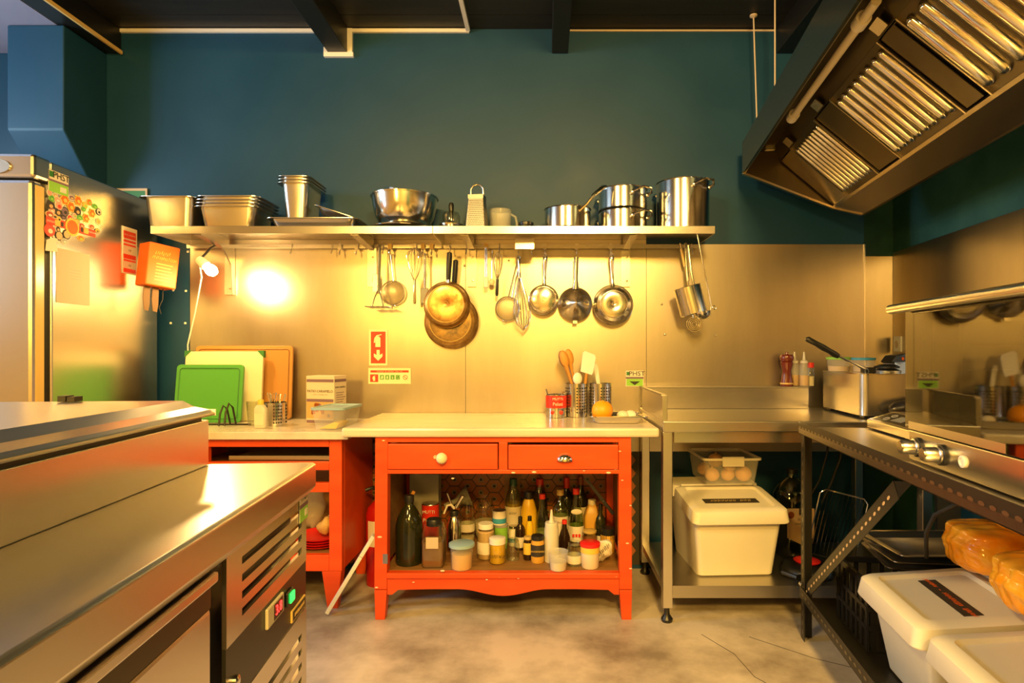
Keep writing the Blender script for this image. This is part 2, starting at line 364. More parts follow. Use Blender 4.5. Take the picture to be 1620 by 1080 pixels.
# ---- things on the shelf
def rrect(w, d, r, n=4):
    pts = []
    for cx_, cy_, a0 in ((w/2-r,d/2-r,0),(-w/2+r,d/2-r,90),(-w/2+r,-d/2+r,180),(w/2-r,-d/2+r,270)):
        for i in range(n+1):
            a = R(a0+90*i/n); pts.append((cx_+r*math.cos(a), cy_+r*math.sin(a)))
    return pts
def loft(mb, rings, cap0=True, cap1=True):
    n = len(rings[0]); vs = [p for r in rings for p in r]; fs = []
    for i in range(len(rings)-1):
        for k in range(n):
            q = (k+1) % n; fs.append((i*n+k,i*n+q,(i+1)*n+q,(i+1)*n+k))
    if cap0: fs.append(tuple(range(n-1,-1,-1)))
    if cap1: fs.append(tuple(range((len(rings)-1)*n, len(rings)*n)))
    return mb.add(vs, fs)
def gn_pan_mesh(w, d, h, rim=.014, t=.0016, r=.03):
    R_ = lambda W, D, z, rr: [(x,y,z) for x,y in rrect(W,D,rr)]
    mb = MB()
    loft(mb, [R_(w-.05,d-.05,0,r*.7), R_(w-.035,d-.035,.006,r), R_(w-.012,d-.012,h,r), R_(w+2*rim,d+2*rim,h,r+rim*.4), R_(w+2*rim,d+2*rim,h+.003,r+rim*.4), R_(w-.012-2*t,d-.012-2*t,h+.003,r-t), R_(w-.035-2*t,d-.035-2*t,.006+t,r-t), R_(w-.052,d-.052,t,r*.7-t)])
    return mb
def gn_pan(label, x, y, z, w, d, h, group=None, rot=(0,0,0), mat='steel', name='gastronorm_pan'):
    o = obj(name, gn_pan_mesh(w,d,h), M[mat], None, True); o.location = (x,y,z); o.rotation_euler = rot
    return tag(o, label, 'pan', group)
Z = SZ1+.001
s = lambda px, D=2.78: (px-CX)*D/FPX
gn_pan('deep single gastronorm pan at the fridge end of the wall shelf', s(280), 2.80, Z, .235, .20, .135)
for k in range(4):
    gn_pan(['bottom','second lowest','second highest','top'][k]+' shallow gastronorm pan of the nested stack of four on the shelf', s(371)+.003*k, 2.81, Z+k*.0155, .27, .22, .09, 'nested gastronorm pans')
gn_pan('wide flat gastronorm tray under the tall pans on the shelf', s(503), 2.82, Z, .40, .24, .036)
gn_pan('narrow gastronorm dish tilted against the tall pans on the flat tray', s(533), 2.80, Z+.047, .19, .14, .028, None, (0,R(18),0))
for k in range(3):
    gn_pan(['bottom','middle','top'][k]+' tall narrow gastronorm pan of three nested on the flat tray', s(472), 2.83, Z+.042+k*.0145, .135, .21, .165, 'tall nested gastronorm pans')
def vessel(prof, t=.0025):
    inner = [(max(r-t,0), z) for r, z in reversed(prof)]
    inner = [(r, z if z > prof[0][1]+t else prof[0][1]+t) for r, z in inner]
    return prof+inner
def on_lathe(prof, mat, parent, name, seg=32, smooth=True, Mx=None, label=None):
    m_ = MB()
    if Mx is not None: m_.M = Mx
    m_.lathe(prof, seg); return obj(name, m_, M[mat] if isinstance(mat,str) else mat, parent, smooth, label=label)
# bowl on a plate with a smaller bowl inside
x = s(640,2.83); 
o = on_lathe([(0,0),(.10,0),(.15,.012),(.152,.016),(.10,.008),(0,.006)],'chrome',None,'serving_plate'); o.location = (s(636,2.83),2.835,Z); tag(o,'flat steel plate under the big mixing bowl','plate')
o = thing('mixing_bowl','large round steel mixing bowl with rolled rim on the shelf','bowl',(x,2.835,Z+.018))
pb = [(0,0),(.09,0),(.115,.012),(.138,.05),(.150,.10),(.156,.145)]
on_lathe(vessel(pb),'pot',o,'bowl')
on_lathe([(.155,.143),(.161,.143),(.162,.149),(.155,.150)],'chrome',o,'rim')
o = thing('small_bowl','smaller steel bowl tipped inside the big mixing bowl','bowl',(x-.025,2.835,Z+.085),(0,R(16),0))
on_lathe(vessel([(0,0),(.05,0),(.085,.04),(.098,.082),(.100,.100)]),'pot',o,'bowl')
# pump dispenser, cooker ring, grater, jug, black lid
x = s(714,2.83); o = thing('citrus_press','small steel press with a clear dome and black knob on the shelf','press',(x,2.83,Z))
on_lathe([(0,0),(.045,0),(.055,.018),(.058,.034),(.045,.040),(0,.040)],'pot',o,'base')
on_lathe([(.040,.040),(.042,.075),(.036,.092),(0,.094)],'glass',o,'dome')
on_lathe([(0,.06),(.009,.06),(.009,.098),(.011,.10),(.013,.13),(.009,.14),(0,.142)],'black',o,'knob')
x = s(754,2.78); o = thing('box_grater','four-sided steel box grater with arched handle on the shelf','grater',(x,2.80,Z),R(-8))
bz, tz = .048, .036
obj('body', MB().hexa([(-bz,-.04,0),(bz,-.04,0),(bz,.04,0),(-bz,.04,0)],[(-tz,-.028,.165),(tz,-.028,.165),(tz,.028,.165),(-tz,.028,.165)]), M['grater'], o, bevel=.004)
gm = MB()
for r_ in range(15):
    for c in range(9):
        zz = .012+r_*.009; f = 1-zz/.165*.25
        yy = -.0405+.012*zz/.165
        gm.ball(((c-4+(.5 if r_%2 else 0)*.9)*.0092*f, yy, zz), .0027,.0012,.0021,6,4)
obj('grating_teeth', gm, M['ink'], o, True)['kind'] = 'stuff'
obj('top_band', MB().box(-tz-.001,tz+.001,-.030,.030,.147,.167), M['grater'], o)
obj('handle', MB().tube([(-tz+.004,0,.16),(-.030,0,.20),(-.018,0,.216),(0,0,.221),(.018,0,.216),(.030,0,.20),(tz-.004,0,.16)],.005,8), M['steel_dull'], o, True)
x = s(783,2.83); o = thing('measuring_jug','clear plastic measuring jug behind the box grater','jug',(x+.022,2.885,Z))
on_lathe(vessel([(0,0),(.046,0),(.05,.01),(.055,.115),(.058,.118)],.002),'plastic_clear',o,'body')
obj('handle', MB().tube([(.05,0,.10),(.075,0,.085),(.082,0,.05),(.078,0,.012)],.006,8), M['plastic_clear'], o, True)
x = s(832,2.83); o = thing('lidded_pot','small black lidded pot alone between jug and saucepan','pot',(x,2.83,Z))
on_lathe([(0,0),(.027,0),(.031,.02),(.033,.030)],'black',o,'body'); on_lathe([(.030,.030),(.037,.031),(.037,.043),(.03,.047),(0,.047)],'black',o,'lid')
def loop_handle(o, a, z, r, w=.05, out=.045, rad=.005, mat='chrome'):
    rot = Matrix.Rotation(a,4,'Z'); m_ = MB(); m_.M = rot
    m_.tube([(r-.002,-w,z),(r+out*.6,-w*.95,z+.006),(r+out,-w*.5,z+.02),(r+out,w*.5,z+.02),(r+out*.6,w*.95,z+.006),(r-.002,w,z)],rad,8)
    for q in (-w,w): m_.ball((r,q,z),.006,.009,.012,8,6)
    obj('handle', m_, M[mat], o, True)
def stockpot(label, px, D, z, r, h, name='saucepan', cat='pot', group=None, stick=None, loops=()):
    o = thing(name, label, cat, (s(px,D),D,z), group=group)
    on_lathe(vessel([(0,0),(r*.94,0),(r,.008),(r,h-.004),(r+.004,h)]),'pot',o,'body',40)
    for a, zz in loops: loop_handle(o, a, zz, r)
    return o
o = stockpot('low steel saucepan with upswept long handle on the shelf', 898, 2.82, Z, .110, .103)
obj('handle', MB().tube([(.05,-.1,.075),(.085,-.115,.105),(.115,-.115,.145),(.16,-.10,.185),(.175,-.09,.19)],[.008,.006,.009,.011,.009],8), M['chrome'], o, True)
stockpot('upper steel casserole stacked in its twin on the shelf', 985, 2.85, Z+.098, .116, .105, 'casserole', loops=((R(-52),.07),(R(128),.07)))
stockpot('lower steel casserole under its twin on the shelf', 985, 2.85, Z, .116, .096, 'casserole', loops=((R(-52),.06),(R(128),.06)))
o = stockpot('tall stockpot, biggest pot at the hood end of the shelf', 1080, 2.85, Z, .126, .237, 'stockpot', loops=((R(-58),.200),(R(122),.200)))

# ------------------------------------------------------------ hanging tools
RAILZ = 1.641; HY = 2.945
HOOKG = 'hooks on the shelf rail'
def hook(px, style=0, zlen=.05):
    x = (px-CX)*HY/FPX
    o = thing('rail_hook','small metal hook clipped over the shelf rail','hook',(x,HY,RAILZ),group=HOOKG)
    if style == 0:
        obj('clip', MB().box(-.009,.009,-.004,.002,-.018,.012).box(-.009,.009,-.004,.012,.0085,.012), M['brass' if px%2 else 'steel'], o, bevel=.001)
        obj('wire', MB().tube([(0,-.002,-.015),(0,-.003,-.038),(0,-.010,-.046),(0,-.016,-.040),(0,-.017,-.032)],.0028,6), M['chrome'], o, True)
    else:
        obj('wire', MB().tube([(0,.024,.0),(0,.020,.012),(0,.010,.013),(0,.004,.004),(0,0,-.02),(0,-.003,-.035),(0,-.012,-.042),(0,-.018,-.034)],.0024,6), M['chrome'], o, True)
    return o
for px, st in ((461,1),(525,1),(538,0),(564,0),(606,1),(617,0),(656,0),(669,0),(683,0),(712,1),(738,1),(769,0),(790,1),(820,1),(841,0),(862,0),(912,0),(966,0),(1095,1),(1106,1)):
    hook(px, st)
def hang(name, label, cat, px, py, D=2.93, rot=0): 
    p = pix(px,py,D); return thing(name,label,cat,tuple(p),(0,rot,0))
U = 2.93/FPX     # metres per photo pixel at the hanging plane
AX = Matrix.Rotation(PI/2,4,'X')   # lathe axis -> towards the room (-y)
# masher
o = hang('potato_masher','steel wire potato masher with grid foot, hanging beside the domed sieve','masher',601,486,2.895)
obj('handle', MB().tube([(0,0,.31),(-.004,0,.20),(-.008,0,.08)],[.007,.008,.004],8), M['chrome'], o, True)
obj('shank', MB().tube([(-.008,0,.09),(-.025,0,.05),(-.04,0,0)],.003,6).tube([(-.006,0,.09),(.006,0,.05),(.018,0,0)],.003,6), M['chrome'], o, True)
gm = MB()
for i in range(4): gm.tube([(-.058+.002*j,-.05+.03*i+(.006 if j%2 else -.006),-.004+.008*i*.4) if False else (-.058+.014*j,-.05+.03*i+(.007 if j%2 else -.007),0) for j in range(9)],.0026,6)
obj('grid', gm, M['chrome'], o, True)
# turner behind
o = hang('slotted_turner','slim pierced steel turner hanging at the rail end behind the masher','turner',594,462,2.95)
obj('handle', MB().box(-.006,.006,-.002,.002,.09,.23), M['steel'], o, bevel=.001); obj('blade', MB().box(-.014,.014,-.002,.001,0,.09), M['steel'], o, bevel=.002)
# sieve with two-wire handle
def sieve(label, px, py, r, hpx, top_y, dome, D=2.925):
    o = hang('sieve', label, 'sieve', px, py, D)
    m_ = MB(); m_.M = AX; m_.lathe([(0,dome),(r*.4,dome*.93),(r*.75,dome*.65),(r*.95,dome*.2),(r,0)],28); obj('mesh_bowl', m_, M['sieve'], o, True)
    m_ = MB(); m_.tube([(r*math.cos(2*PI*i/28),0,r*math.sin(2*PI*i/28)) for i in range(28)],.0035,6,True); obj('rim', m_, M['steel_dull'], o, True)
    hx, hz = (hpx-px)*U, (py-top_y)*U
    dv = Vector((hx,0,hz)).normalized(); a = dv*r*.98; side = Vector((dv.z,0,-dv.x))*.009
    obj('handle', MB().tube([a+side,Vector((hx,-.006,hz))+side*.6,Vector((hx,-.006,hz+.008)),Vector((hx,-.006,hz))-side*.6,a-side],.003,6), M['steel'], o, True)
    b = -dv*r; obj('rest_loop', MB().tube([b+side,b-dv*.010+side*.8,b-dv*.010-side*.8,b-side],.0022,6), M['steel'], o, True)
sieve('domed fine-mesh sieve with looped wire handle beside the masher',621,463,.060,617,402,.045,2.965)
sieve('flat round sieve leaning left of the balloon whisk pair',803,488,.060,822,406,.012,2.965)
def whisk(label, px, top_y, bot_y, wpx, handle_top, tilt=0, hmat='steel', hl=.35, n=7):
    # wires at the end marked by handle_top False (down) or True (up)
    L_ = (bot_y-top_y)*U
    o = hang('balloon_whisk', label, 'whisk', px, bot_y, 2.915, tilt)
    z0 = 0 if not handle_top else L_
    hlz = L_*hl; sgn = -1 if handle_top else 1
    zz = lambda t: z0+sgn*t
    rw_ = wpx/2*U
    obj('handle', MB().tube([(0,0,zz(0)),(0,0,zz(.01)),(0,0,zz(hlz))],[.005,.008,.007],10), M[hmat], o, True)
    wl_ = L_-hlz; m_ = MB()
    for i in range(n):
        a = PI*i/n; ca, sa = math.cos(a)*rw_, math.sin(a)*rw_
        pts = []
        for j in range(13):
            t = j/12; ang = PI*t
            rr = math.sin(ang)**.75 if 0 < t < 1 else 0
            k = (1-abs(2*t-1)); sg = 1 if t < .5 else -1
            prof = (k**.8); 
            rad = .12+.88*math.sin(min(1,prof/.75)*PI/2) if prof < .75 else math.cos((prof-.75)/.25*PI/2)
            pts.append((sg*ca*rad, sg*sa*rad, zz(hlz+wl_*prof)))
        m_.tube(pts,.0013,5)
    obj('wires', m_, M['chrome'], o, True)
whisk('steel whisk hung with its wires upward between sieve and rubber spatula',656,392,481,26,False,0,'chrome',.42)
whisk('small black-handled whisk hung wires upward beside white brush',786,398,468,15,False,R(2),'black',.38,5)
whisk('long balloon whisk hanging wires down beside the flat sieve',828,404,523,27,True,R(-4),'chrome',.30,9)
o = hang('rubber_spatula','dark grey rubber spatula hanging left of the scorched frying pans','spatula',671,480,2.925)
obj('handle', MB().tube([(.004,0,.075),(.004,0,.25)],.006,8), M['steel'], o, True); obj('blade', MB().box(-.018,.022,-.005,.005,0,.078), M['grey'], o, bevel=.006)
o = hang('pastry_brush','white-headed pastry brush hanging right of the scorched frying pans','brush',769,455,2.925)
obj('handle', MB().tube([(-.004,0,.04),(-.004,0,.20)],.0025,6).tube([(.004,0,.04),(.004,0,.20)],.0025,6).tube([(-.004,0,.20),(.004,0,.20)],.0025,6), M['steel'], o, True); obj('head', MB().box(-.012,.012,-.006,.006,0,.054), M['white'], o, bevel=.005)
o = hang('bottle_brush','little cream round brush hanging next to pastry brush','brush',778,446,2.93)
on_lathe([(0,.008),(.010,.006),(.016,0)],'cream_board',o,'head',14,Mx=AX); obj('handle', MB().tube([(0,0,.012),(.002,0,.12),(.004,0,.16)],.002,6), M['chrome'], o, True)
def pan(label, px, py, rb_px, r_px, depth, D, hpx, top_y, mat='pot', bmat='pot', hmat='chrome', black=False, rivets=2):
    o = thing('frying_pan', label, 'pan', tuple(pix(px,py,D)), (0,0,0))
    rb, r = rb_px*U, r_px*U
    m_ = MB(); m_.M = AX
    m_.lathe(vessel([(0,depth),(rb,depth),(rb+(r-rb)*.55,depth*.75),(r,0),(r+.004,-.002)][::1],-.0) if False else [(rb,depth),(rb+(r-rb)*.5,depth*.85),(r*.97,depth*.25),(r,0),(r+.003,-.002),(r-.002,0),(rb,depth-.004),(0,depth-.004)],40); obj('body', m_, M[mat], o, True)
    m_ = MB(); m_.M = AX; m_.lathe([(0,depth),(rb*.10,depth),(rb*.12,depth+.001),(rb*.94,depth+.001),(rb*.97,depth),(rb,depth)],40); obj('base_disc', m_, M[bmat], o, True)
    m_ = MB(); m_.tube([(rb*.96*math.cos(2*PI*i/36),-depth-.001,rb*.96*math.sin(2*PI*i/36)) for i in range(36)],.0018,6,True).tube([(rb*.14*math.cos(2*PI*i/16),-depth-.001,rb*.14*math.sin(2*PI*i/16)) for i in range(16)],.0012,5,True); obj('base_ring', m_, M['gold' if black else 'chrome'], o, True)
    hx, hz = (hpx-px)*U, (py-top_y)*U
    dv = Vector((hx,0,hz)).normalized(); a = dv*(r-.004)+Vector((0,-.004,0))
    e = Vector((hx,-.014,hz))
    if black:
        obj('handle', MB().tube([a.lerp(e,.06),a.lerp(e,.3),a.lerp(e,.8),a.lerp(e,.97),e],[.011,.013,.014,.013,.006],10), M['black'], o, True)
        obj('ferrule', MB().tube([a-dv*.006,a.lerp(e,.10)],[.014,.011],10), M['chrome'], o, True)
    else:
        obj('handle', MB().tube([a-dv*.004,a.lerp(e,.12),a.lerp(e,.5),a.lerp(e,.8),a.lerp(e,.93),e],[.015,.008,.008,.012,.013,.008],10), M[hmat], o, True)
        m_ = MB(); m_.tube([e+dv*.001+Vector((.008*math.cos(2*PI*i/12),0,.010*math.sin(2*PI*i/12))) for i in range(12)],.0035,6,True); obj('eyelet', m_, M[hmat], o, True)
    return o
pan('large burnt frying pan hanging behind a smaller black-handled one',714,508,34,43,.045,2.968,722,410,'pan_gold','pan_dark',black=True)
pan('scorched brassy frying pan with black handle hanging in front of larger one',707,482,29,36,.040,2.905,712,400,'pan_gold','pan_gold',black=True)
pan('smallest steel frying pan hanging right of the balloon whisk',860,474,20,23,.030,2.935,863,405)
pan('steel frying pan with wide shiny disc base at the row end by bracket',970,482,22,31,.040,2.935,967,404)
o = thing('conical_strainer','pointed conical steel strainer hanging between two steel frying pans','strainer',tuple(pix(910,481,2.955)))
m_ = MB(); m_.M = AX; m_.lathe([(0,.105),(.006,.103),(.083,.004),(.086,0),(.083,0),(0,.09)],40); obj('cone', m_, M['pot'], o, True)
obj('handle', MB().tube([(.001,-.004,.078),(.003,-.012,.12),(.005,-.012,.235)],[.020,.010,.012],10), M['chrome'], o, True)
obj('rest_hook', MB().box(-.012,.010,-.006,.002,-.098,-.084), M['steel'], o)
# the cluster at the end of the shelf, hanging a little forward
TI = R(-15)
o = thing('ladle_cup','tilted steel ladle cup hanging at the shelf end','ladle',tuple(pix(1098,497,2.84)),(0,TI,0))
on_lathe(vessel([(0,0),(.060,0),(.064,.004),(.064,.135),(.067,.137)],.002),'pot',o,'cup',32)
obj('handle', MB().tube([(.035,0,.13),(.040,0,.20),(.055,0,.30),(.060,0,.33)],.0055,8), M['chrome'], o, True)
o = thing('soup_ladle','deep-bowled soup ladle with long thin handle behind the tilted cup','ladle',tuple(pix(1113,505,2.725)),(0,R(-10),0))
m_ = MB(); m_.lathe(vessel([(0,0),(.02,.003),(.034,.016),(.040,.036)],.002),24); obj('bowl', m_, M['chrome'], o, True)
obj('handle', MB().tube([(.038,0,.034),(.045,0,.06),(.043,0,.20),(.040,0,.39),(.030,-.01,.405),(.02,-.012,.40)],.0032,8), M['chrome'], o, True)
m_ = MB(); m_.tube([(.058+.008*math.cos(2*PI*i/12),0,.045+.008*math.sin(2*PI*i/12)) for i in range(12)],.0022,6,True); obj('curl', m_, M['chrome'], o, True)
o = thing('wire_skimmer','wooden-gripped steel skimmer with spiral wire head behind the cup','skimmer',tuple(pix(1098,512,2.935)),(0,R(-12),0))
obj('grip', MB().tube([(.015,0,.29),(.015,0,.38)],[.008,.007],8), M['brass'], o, True)
obj('shank', MB().tube([(.015,0,.29),(.012,0,.15),(0,0,.03)],.003,6).tube([(.015,0,.38),(.015,0,.41)],.003,6), M['chrome'], o, True)
m_ = MB(); m_.tube([((.006+.0045*i/6)*math.cos(i*PI/6),0,(.006+.0045*i/6)*math.sin(i*PI/6)) for i in range(48)],.0018,5); obj('spiral_head', m_, M['chrome'], o, True)
o = thing('steel_spoon','plain steel serving spoon handle hanging left of the tilted cup','spoon',tuple(pix(1089,445,2.88)),(0,R(-4),0))
obj('handle', MB().box(-.006,.006,-.002,.002,0,.19), M['chrome'], o, bevel=.001)

# ------------------------------------------------------------ wall signs
def sign(name, label, cat, x0, y0, x1, y1, mat, D=2.992):
    a = pix(x0,y1,D); b = pix(x1,y0,D); w_, h_ = b.x-a.x, b.z-a.z
    o = thing(name, label, cat, ((a.x+b.x)/2,D,(a.z+b.z)/2))
    obj('panel', MB().box(-w_/2,w_/2,-.002,.0018,-h_/2,h_/2), M[mat], o); return o, w_, h_
def flat(o, name, poly, mat, y=-.0026, dy=.0006):
    return obj(name, MB().prism(poly, y, y+dy, 'y'), M[mat], o)
def rct(o, name, x0, x1, z0, z1, mat, y=-.0026): return flat(o, name, [(x0,z0),(x1,z0),(x1,z1),(x0,z1)], mat, y)
def extinguisher_icon(o, cx, cz, k, y=-.0034):
    flat(o,'pictogram',[(cx-.25*k,cz-.6*k),(cx+.28*k,cz-.6*k),(cx+.28*k,cz+.35*k),(cx+.12*k,cz+.55*k),(cx-.1*k,cz+.55*k),(cx-.25*k,cz+.35*k)],'glow',y)
    flat(o,'pictogram',[(cx-.42*k,cz-.15*k),(cx-.28*k,cz-.15*k),(cx-.25*k,cz+.3*k),(cx-.1*k,cz+.55*k),(cx+.4*k,cz+.68*k),(cx+.4*k,cz+.76*k),(cx-.12*k,cz+.66*k),(cx-.36*k,cz+.35*k)],'glow',y)
o, w_, h_ = sign('extinguisher_sign','red fire extinguisher sign with white arrow on the steel wall','sign',584,521,613,578,'glow')
rct(o,'red_field',-w_*.40,w_*.40,-h_*.44,h_*.44,'sign_red'); extinguisher_icon(o,-.002,h_*.17,.048)
flat(o,'arrow',[(-.008,-.012),(.008,-.012),(.008,-.038),(.022,-.030),(.022,-.046),(0,-.068),(-.022,-.046),(-.022,-.030),(-.008,-.038)],'glow',-.0034)
o, w_, h_ = sign('instruction_sign','wide cream instruction sign with little pictograms under extinguisher sign','sign',583,582,650,607,'glow')
rct(o,'heading_bar',-w_*.45,w_*.45,h_*.22,h_*.36,'sign_red'); text('~~~~~~~~ ~~ ~~~~~~~ ~~~~ ~~~',.0085,M['glow'],o,(0,-.0034,h_*.29))
rct(o,'red_field',-w_*.46,-w_*.27,-h_*.38,h_*.10,'sign_red'); extinguisher_icon(o,-w_*.365,-h_*.16,.020)
for i in range(4):
    cx = -w_*.18+i*w_*.125; rct(o,'green_pictogram',cx-.010,cx+.010,-.018,.005,'sign_green')
    flat(o,'pictogram_mark',[(cx-.006+.002*i,-.014),(cx+.004,-.014),(cx+.006-.003*i,-.002),(cx-.001,.002)],'glow',-.0034)
m_ = MB(); cx = w_*.37; m_.tube([(cx+.011*math.cos(2*PI*i/16),-.003,-.007+.011*math.sin(2*PI*i/16)) for i in range(16)],.0012,5,True).tube([(cx-.008,-.003,.001),(cx+.008,-.003,-.015)],.0012,5); obj('prohibition_ring', m_, M['sign_red'], o)
def phst(o, w_, h_, y=-.0026):
    rct(o,'green_band',-w_*.46,w_*.46,-h_*.46,-h_*.02,'lime',y); rct(o,'brown_band',-w_*.5,w_*.5,-h_*.02,h_*.10,'mauve',y)
    text('PHST',h_*.40,M['ink'],o,(w_*.12,y-.0006,h_*.30),sx=.95*w_/(h_*.95)); rct(o,'logo_mark',-w_*.46,-w_*.30,h_*.2,h_*.42,'dk_green',y)
o, w_, h_ = sign('control_sticker','small PHST sticker on the steel wall by the corner worktop','sticker',990,586,1018,611,'label_w'); phst(o,w_,h_)
flat(o,'chevron',[(-w_*.3,-h_*.18),(w_*.3,-h_*.18),(0,-h_*.42)],'ink',-.0034)
o, w_, h_ = sign('exit_sign','green framed sign on teal wall, half hidden behind the fridge','sign',185,298,233,330,'paper'); rct(o,'green_field',-w_*.44,w_*.44,-h_*.38,h_*.38,'dk_green')
# socket on the right wall
p = rw(3.19,.006); o = thing('wall_socket','white double wall socket on the right steel wall behind the oven','socket',(p.x,p.y,1.148),(0,0,-math.atan(.10)))
obj('plate', MB().box(-.012,0,-.04,.04,-.04,.045), M['white'], o, bevel=.004)
m_ = MB(); m_.M = Matrix.Translation((-.012,0,.002)) @ Matrix.Rotation(-PI/2,4,'Y'); m_.lathe([(.021,0),(.021,.003),(.018,.003),(.017,.0005),(0,.0005)],20); obj('outlet', m_, M['paper'], o)

# ------------------------------------------------------------ clip lamp on the left
o = thing('clip_work_lamp','lit clip-on work lamp blazing under the shelf beside the fridge','lamp',(-1.545,2.78,1.50))
p0 = Vector((-.08,-.02,.045)); p1 = Vector((.01,-.03,-.03))
d = (p1-p0).normalized(); Mx = Matrix.Translation(p0) @ d.to_track_quat('Z','Y').to_matrix().to_4x4()
on_lathe([(0,0),(.018,0),(.021,.01),(.024,.045),(.022,.05)],'lamp_shade',o,'socket',20,Mx=Mx)
on_lathe([(0,.112),(.018,.106),(.026,.09),(.026,.075),(.018,.055),(.012,.046)],'bulb',o,'bulb',20,Mx=Mx)
obj('clip', MB().tube([p0+Vector((0,.01,.0)),p0+Vector((-.0,.05,.03)),p0+Vector((0,.10,.07)),p0+Vector((0,.14,.09))],.006,8), M['black'], o, True)
a = pix(319,438,2.80)-Vector(o.location); b = pix(297,545,2.93)-Vector(o.location)
obj('cable', MB().tube([p0,a,a.lerp(b,.5)+Vector((.004,0,0)),b,b+Vector((-.01,.03,-.25))],.0035,8), M['white'], o, True)

# ------------------------------------------------------------ red cabinet on the left
LC0, LC1, LY, LZ = -1.62, -.868, 2.52, .735
o = thing('red_cabinet','open red cabinet with stubby legs and slots beside the fire extinguisher','cabinet',((LC0+LC1)/2,2.74,0))
hw = (LC1-LC0)/2; f = -.22; bk = .235
for sx in (-1,1): 
    obj('side_panel', MB().box(sx*hw-(.02 if sx>0 else 0),sx*hw+(.02 if sx<0 else 0),f+.036,bk,.165,LZ), M['red'], o, bevel=.003)
    obj('stile', MB().box(sx*hw-(.055 if sx>0 else 0),sx*hw+(.055 if sx<0 else 0),f,f+.035,.165,LZ), M['red'], o, bevel=.003)
    for yy in (f+.002,bk-.06):
        q = sx*(hw-.045); obj('leg', MB().hexa([(q-.022,yy+.01,0),(q+.022,yy+.01,0),(q+.022,yy+.045,0),(q-.022,yy+.045,0)],[(q-.042,yy,.165),(q+.042,yy,.165),(q+.042,yy+.055,.165),(q-.042,yy+.055,.165)]), M['red'], o, bevel=.002)
for z0, z1 in ((.165,.235),(.505,.545),(.60,.635),(LZ-.035,LZ)): obj('rail', MB().box(-hw+.055,hw-.055,f,f+.03,z0,z1), M['red'], o, bevel=.003)
obj('mullion', MB().box(-.24,-.20,f,f+.03,.635,LZ-.035), M['red'], o, bevel=.003)
obj('cabinet_floor', MB().box(-hw+.02,hw-.02,f+.03,bk,.215,.235), M['wood'], o); obj('shelf', MB().box(-hw+.02,hw-.02,f+.03,bk,.59,.605), M['wood'], o)
obj('back_board', MB().box(-hw+.02,hw-.02,bk-.01,bk,.235,LZ), M['wood'], o)
o = obj('marble_top', MB().box(-1.72,-.83,2.485,2.992,LZ+.001,LZ+.034), M['marble2'], None, bevel=.004); tag(o,'thin veined marble slab on the red cabinet by the fridge','worktop')
LT = LZ+.035
# contents
for k in range(4):
    o = on_lathe([(0,0),(.075,0),(.105,.014),(.107,.017),(.07,.005),(0,.004)],'red_plastic',None,'red_plate',28); o.location = (-1.01,2.66,.236+k*.011); tag(o,['bottom','second lowest','second highest','top'][k]+' red plastic plate of the stack inside the left cabinet','plate','stacked red plates')
o = obj('ginger_root', MB().ball((0,0,.03),.045,.03,.032,14,10,lambda d: 1+.22*math.sin(4*d.x+1)*math.cos(3*d.z)), M['ginger'], None, True); o.location = (-.955,2.63,.312); o.rotation_euler = (0,R(-50),0); tag(o,'knobbly pale ginger root lying on the red plates','ginger')
o = thing('wire_utensil','bent bright wire utensil standing above red plates in cabinet','utensil',(-.97,2.72,.30)); obj('wire', MB().tube([(-.06,0,0),(-.01,0,.07),(.04,0,.12),(.05,0,.17)],.003,6).tube([(-.02,.01,.02),(.03,.01,.06),(.07,.01,.13)],.003,6), M['chrome'], o, True)
o = obj('food_bag', MB().ball((0,0,.09),.06,.05,.11,18,12,lambda d: 1+.1*math.sin(9*d.x)*math.sin(8*d.z+2)), M['plastic_clear'], None, True); o.location = (-1.09,2.76,.30); tag(o,'crinkled clear plastic food bag inside the red cabinet','bag')
o = thing('baking_tray','dark baking tray slid into the top slot of left cabinet','tray',(-1.155,2.76,.637)); obj('tray', MB().box(-.22,.22,-.20,.18,.0,.006).box(-.22,.22,-.20,-.195,.006,.018), M['steel_dull'], o)
# green, cream and brown cutting boards
def board(label, x0, y0, x1, y1, D, mat, groove, ang=-7, t=.014, clips=False, zb=None):
    z0 = LT if zb is None else zb
    wx = (x1-x0)*D/FPX; zt = EYE+(CY-y0)*D/FPX; h_ = (zt-z0)/math.cos(R(ang))
    o = thing('cutting_board',label,'cutting board',((x0+x1)/2*D/FPX-CX*D/FPX,D,z0+.001),(R(ang),0,0))
    obj('slab', MB().prism([(x,z+h_/2) for x,z in rrect(wx,h_,.018)],0,t,'y'), M[mat], o, bevel=.002)
    if groove:
        g = rrect(wx-.035,h_-.035,.014); obj('juice_groove', MB().tube([(x,-.0002,z+h_/2) for x,z in g],.0028,6,True), M[groove], o, True)
    if clips:
        for sx in (-1,1): obj('corner_bumper', MB().prism([(sx*(wx/2+.004),h_+.004),(sx*(wx/2+.004),h_-.03),(sx*(wx/2-.03),h_+.004)],-.003,t+.003,'y'), M['dk_green'], o)
    return o
board('brown wooden-look cutting board with a groove, rearmost against the wall',305,547,460,680,2.925,'brown_board','brown_dk',-4)
board('cream cutting board with green corner bumpers, between green and brown boards',288,556,412,668,2.87,'cream_board',None,-5,.016,True)
board('bright green cutting board with rounded corners, frontmost of the boards',273,577,380,660,2.80,'green_board','dk_green',-7)
o = thing('board_rack','dark bent-wire rack holding the cutting boards upright','rack',(-1.555,2.68,LT))
for k, (px, hh) in enumerate(((348,.095),(357,.105),(296,.07))):
    x = (px-CX)*2.66/FPX+1.555; m_ = MB().tube([(x,-.03,.004),(x,-.02,hh*.6),(x+.01,-.01,hh),(x+.022,0,hh*.8),(x+.02,.03,.004)],.0045,8); obj('prong', m_, M['black_m'], o, True)
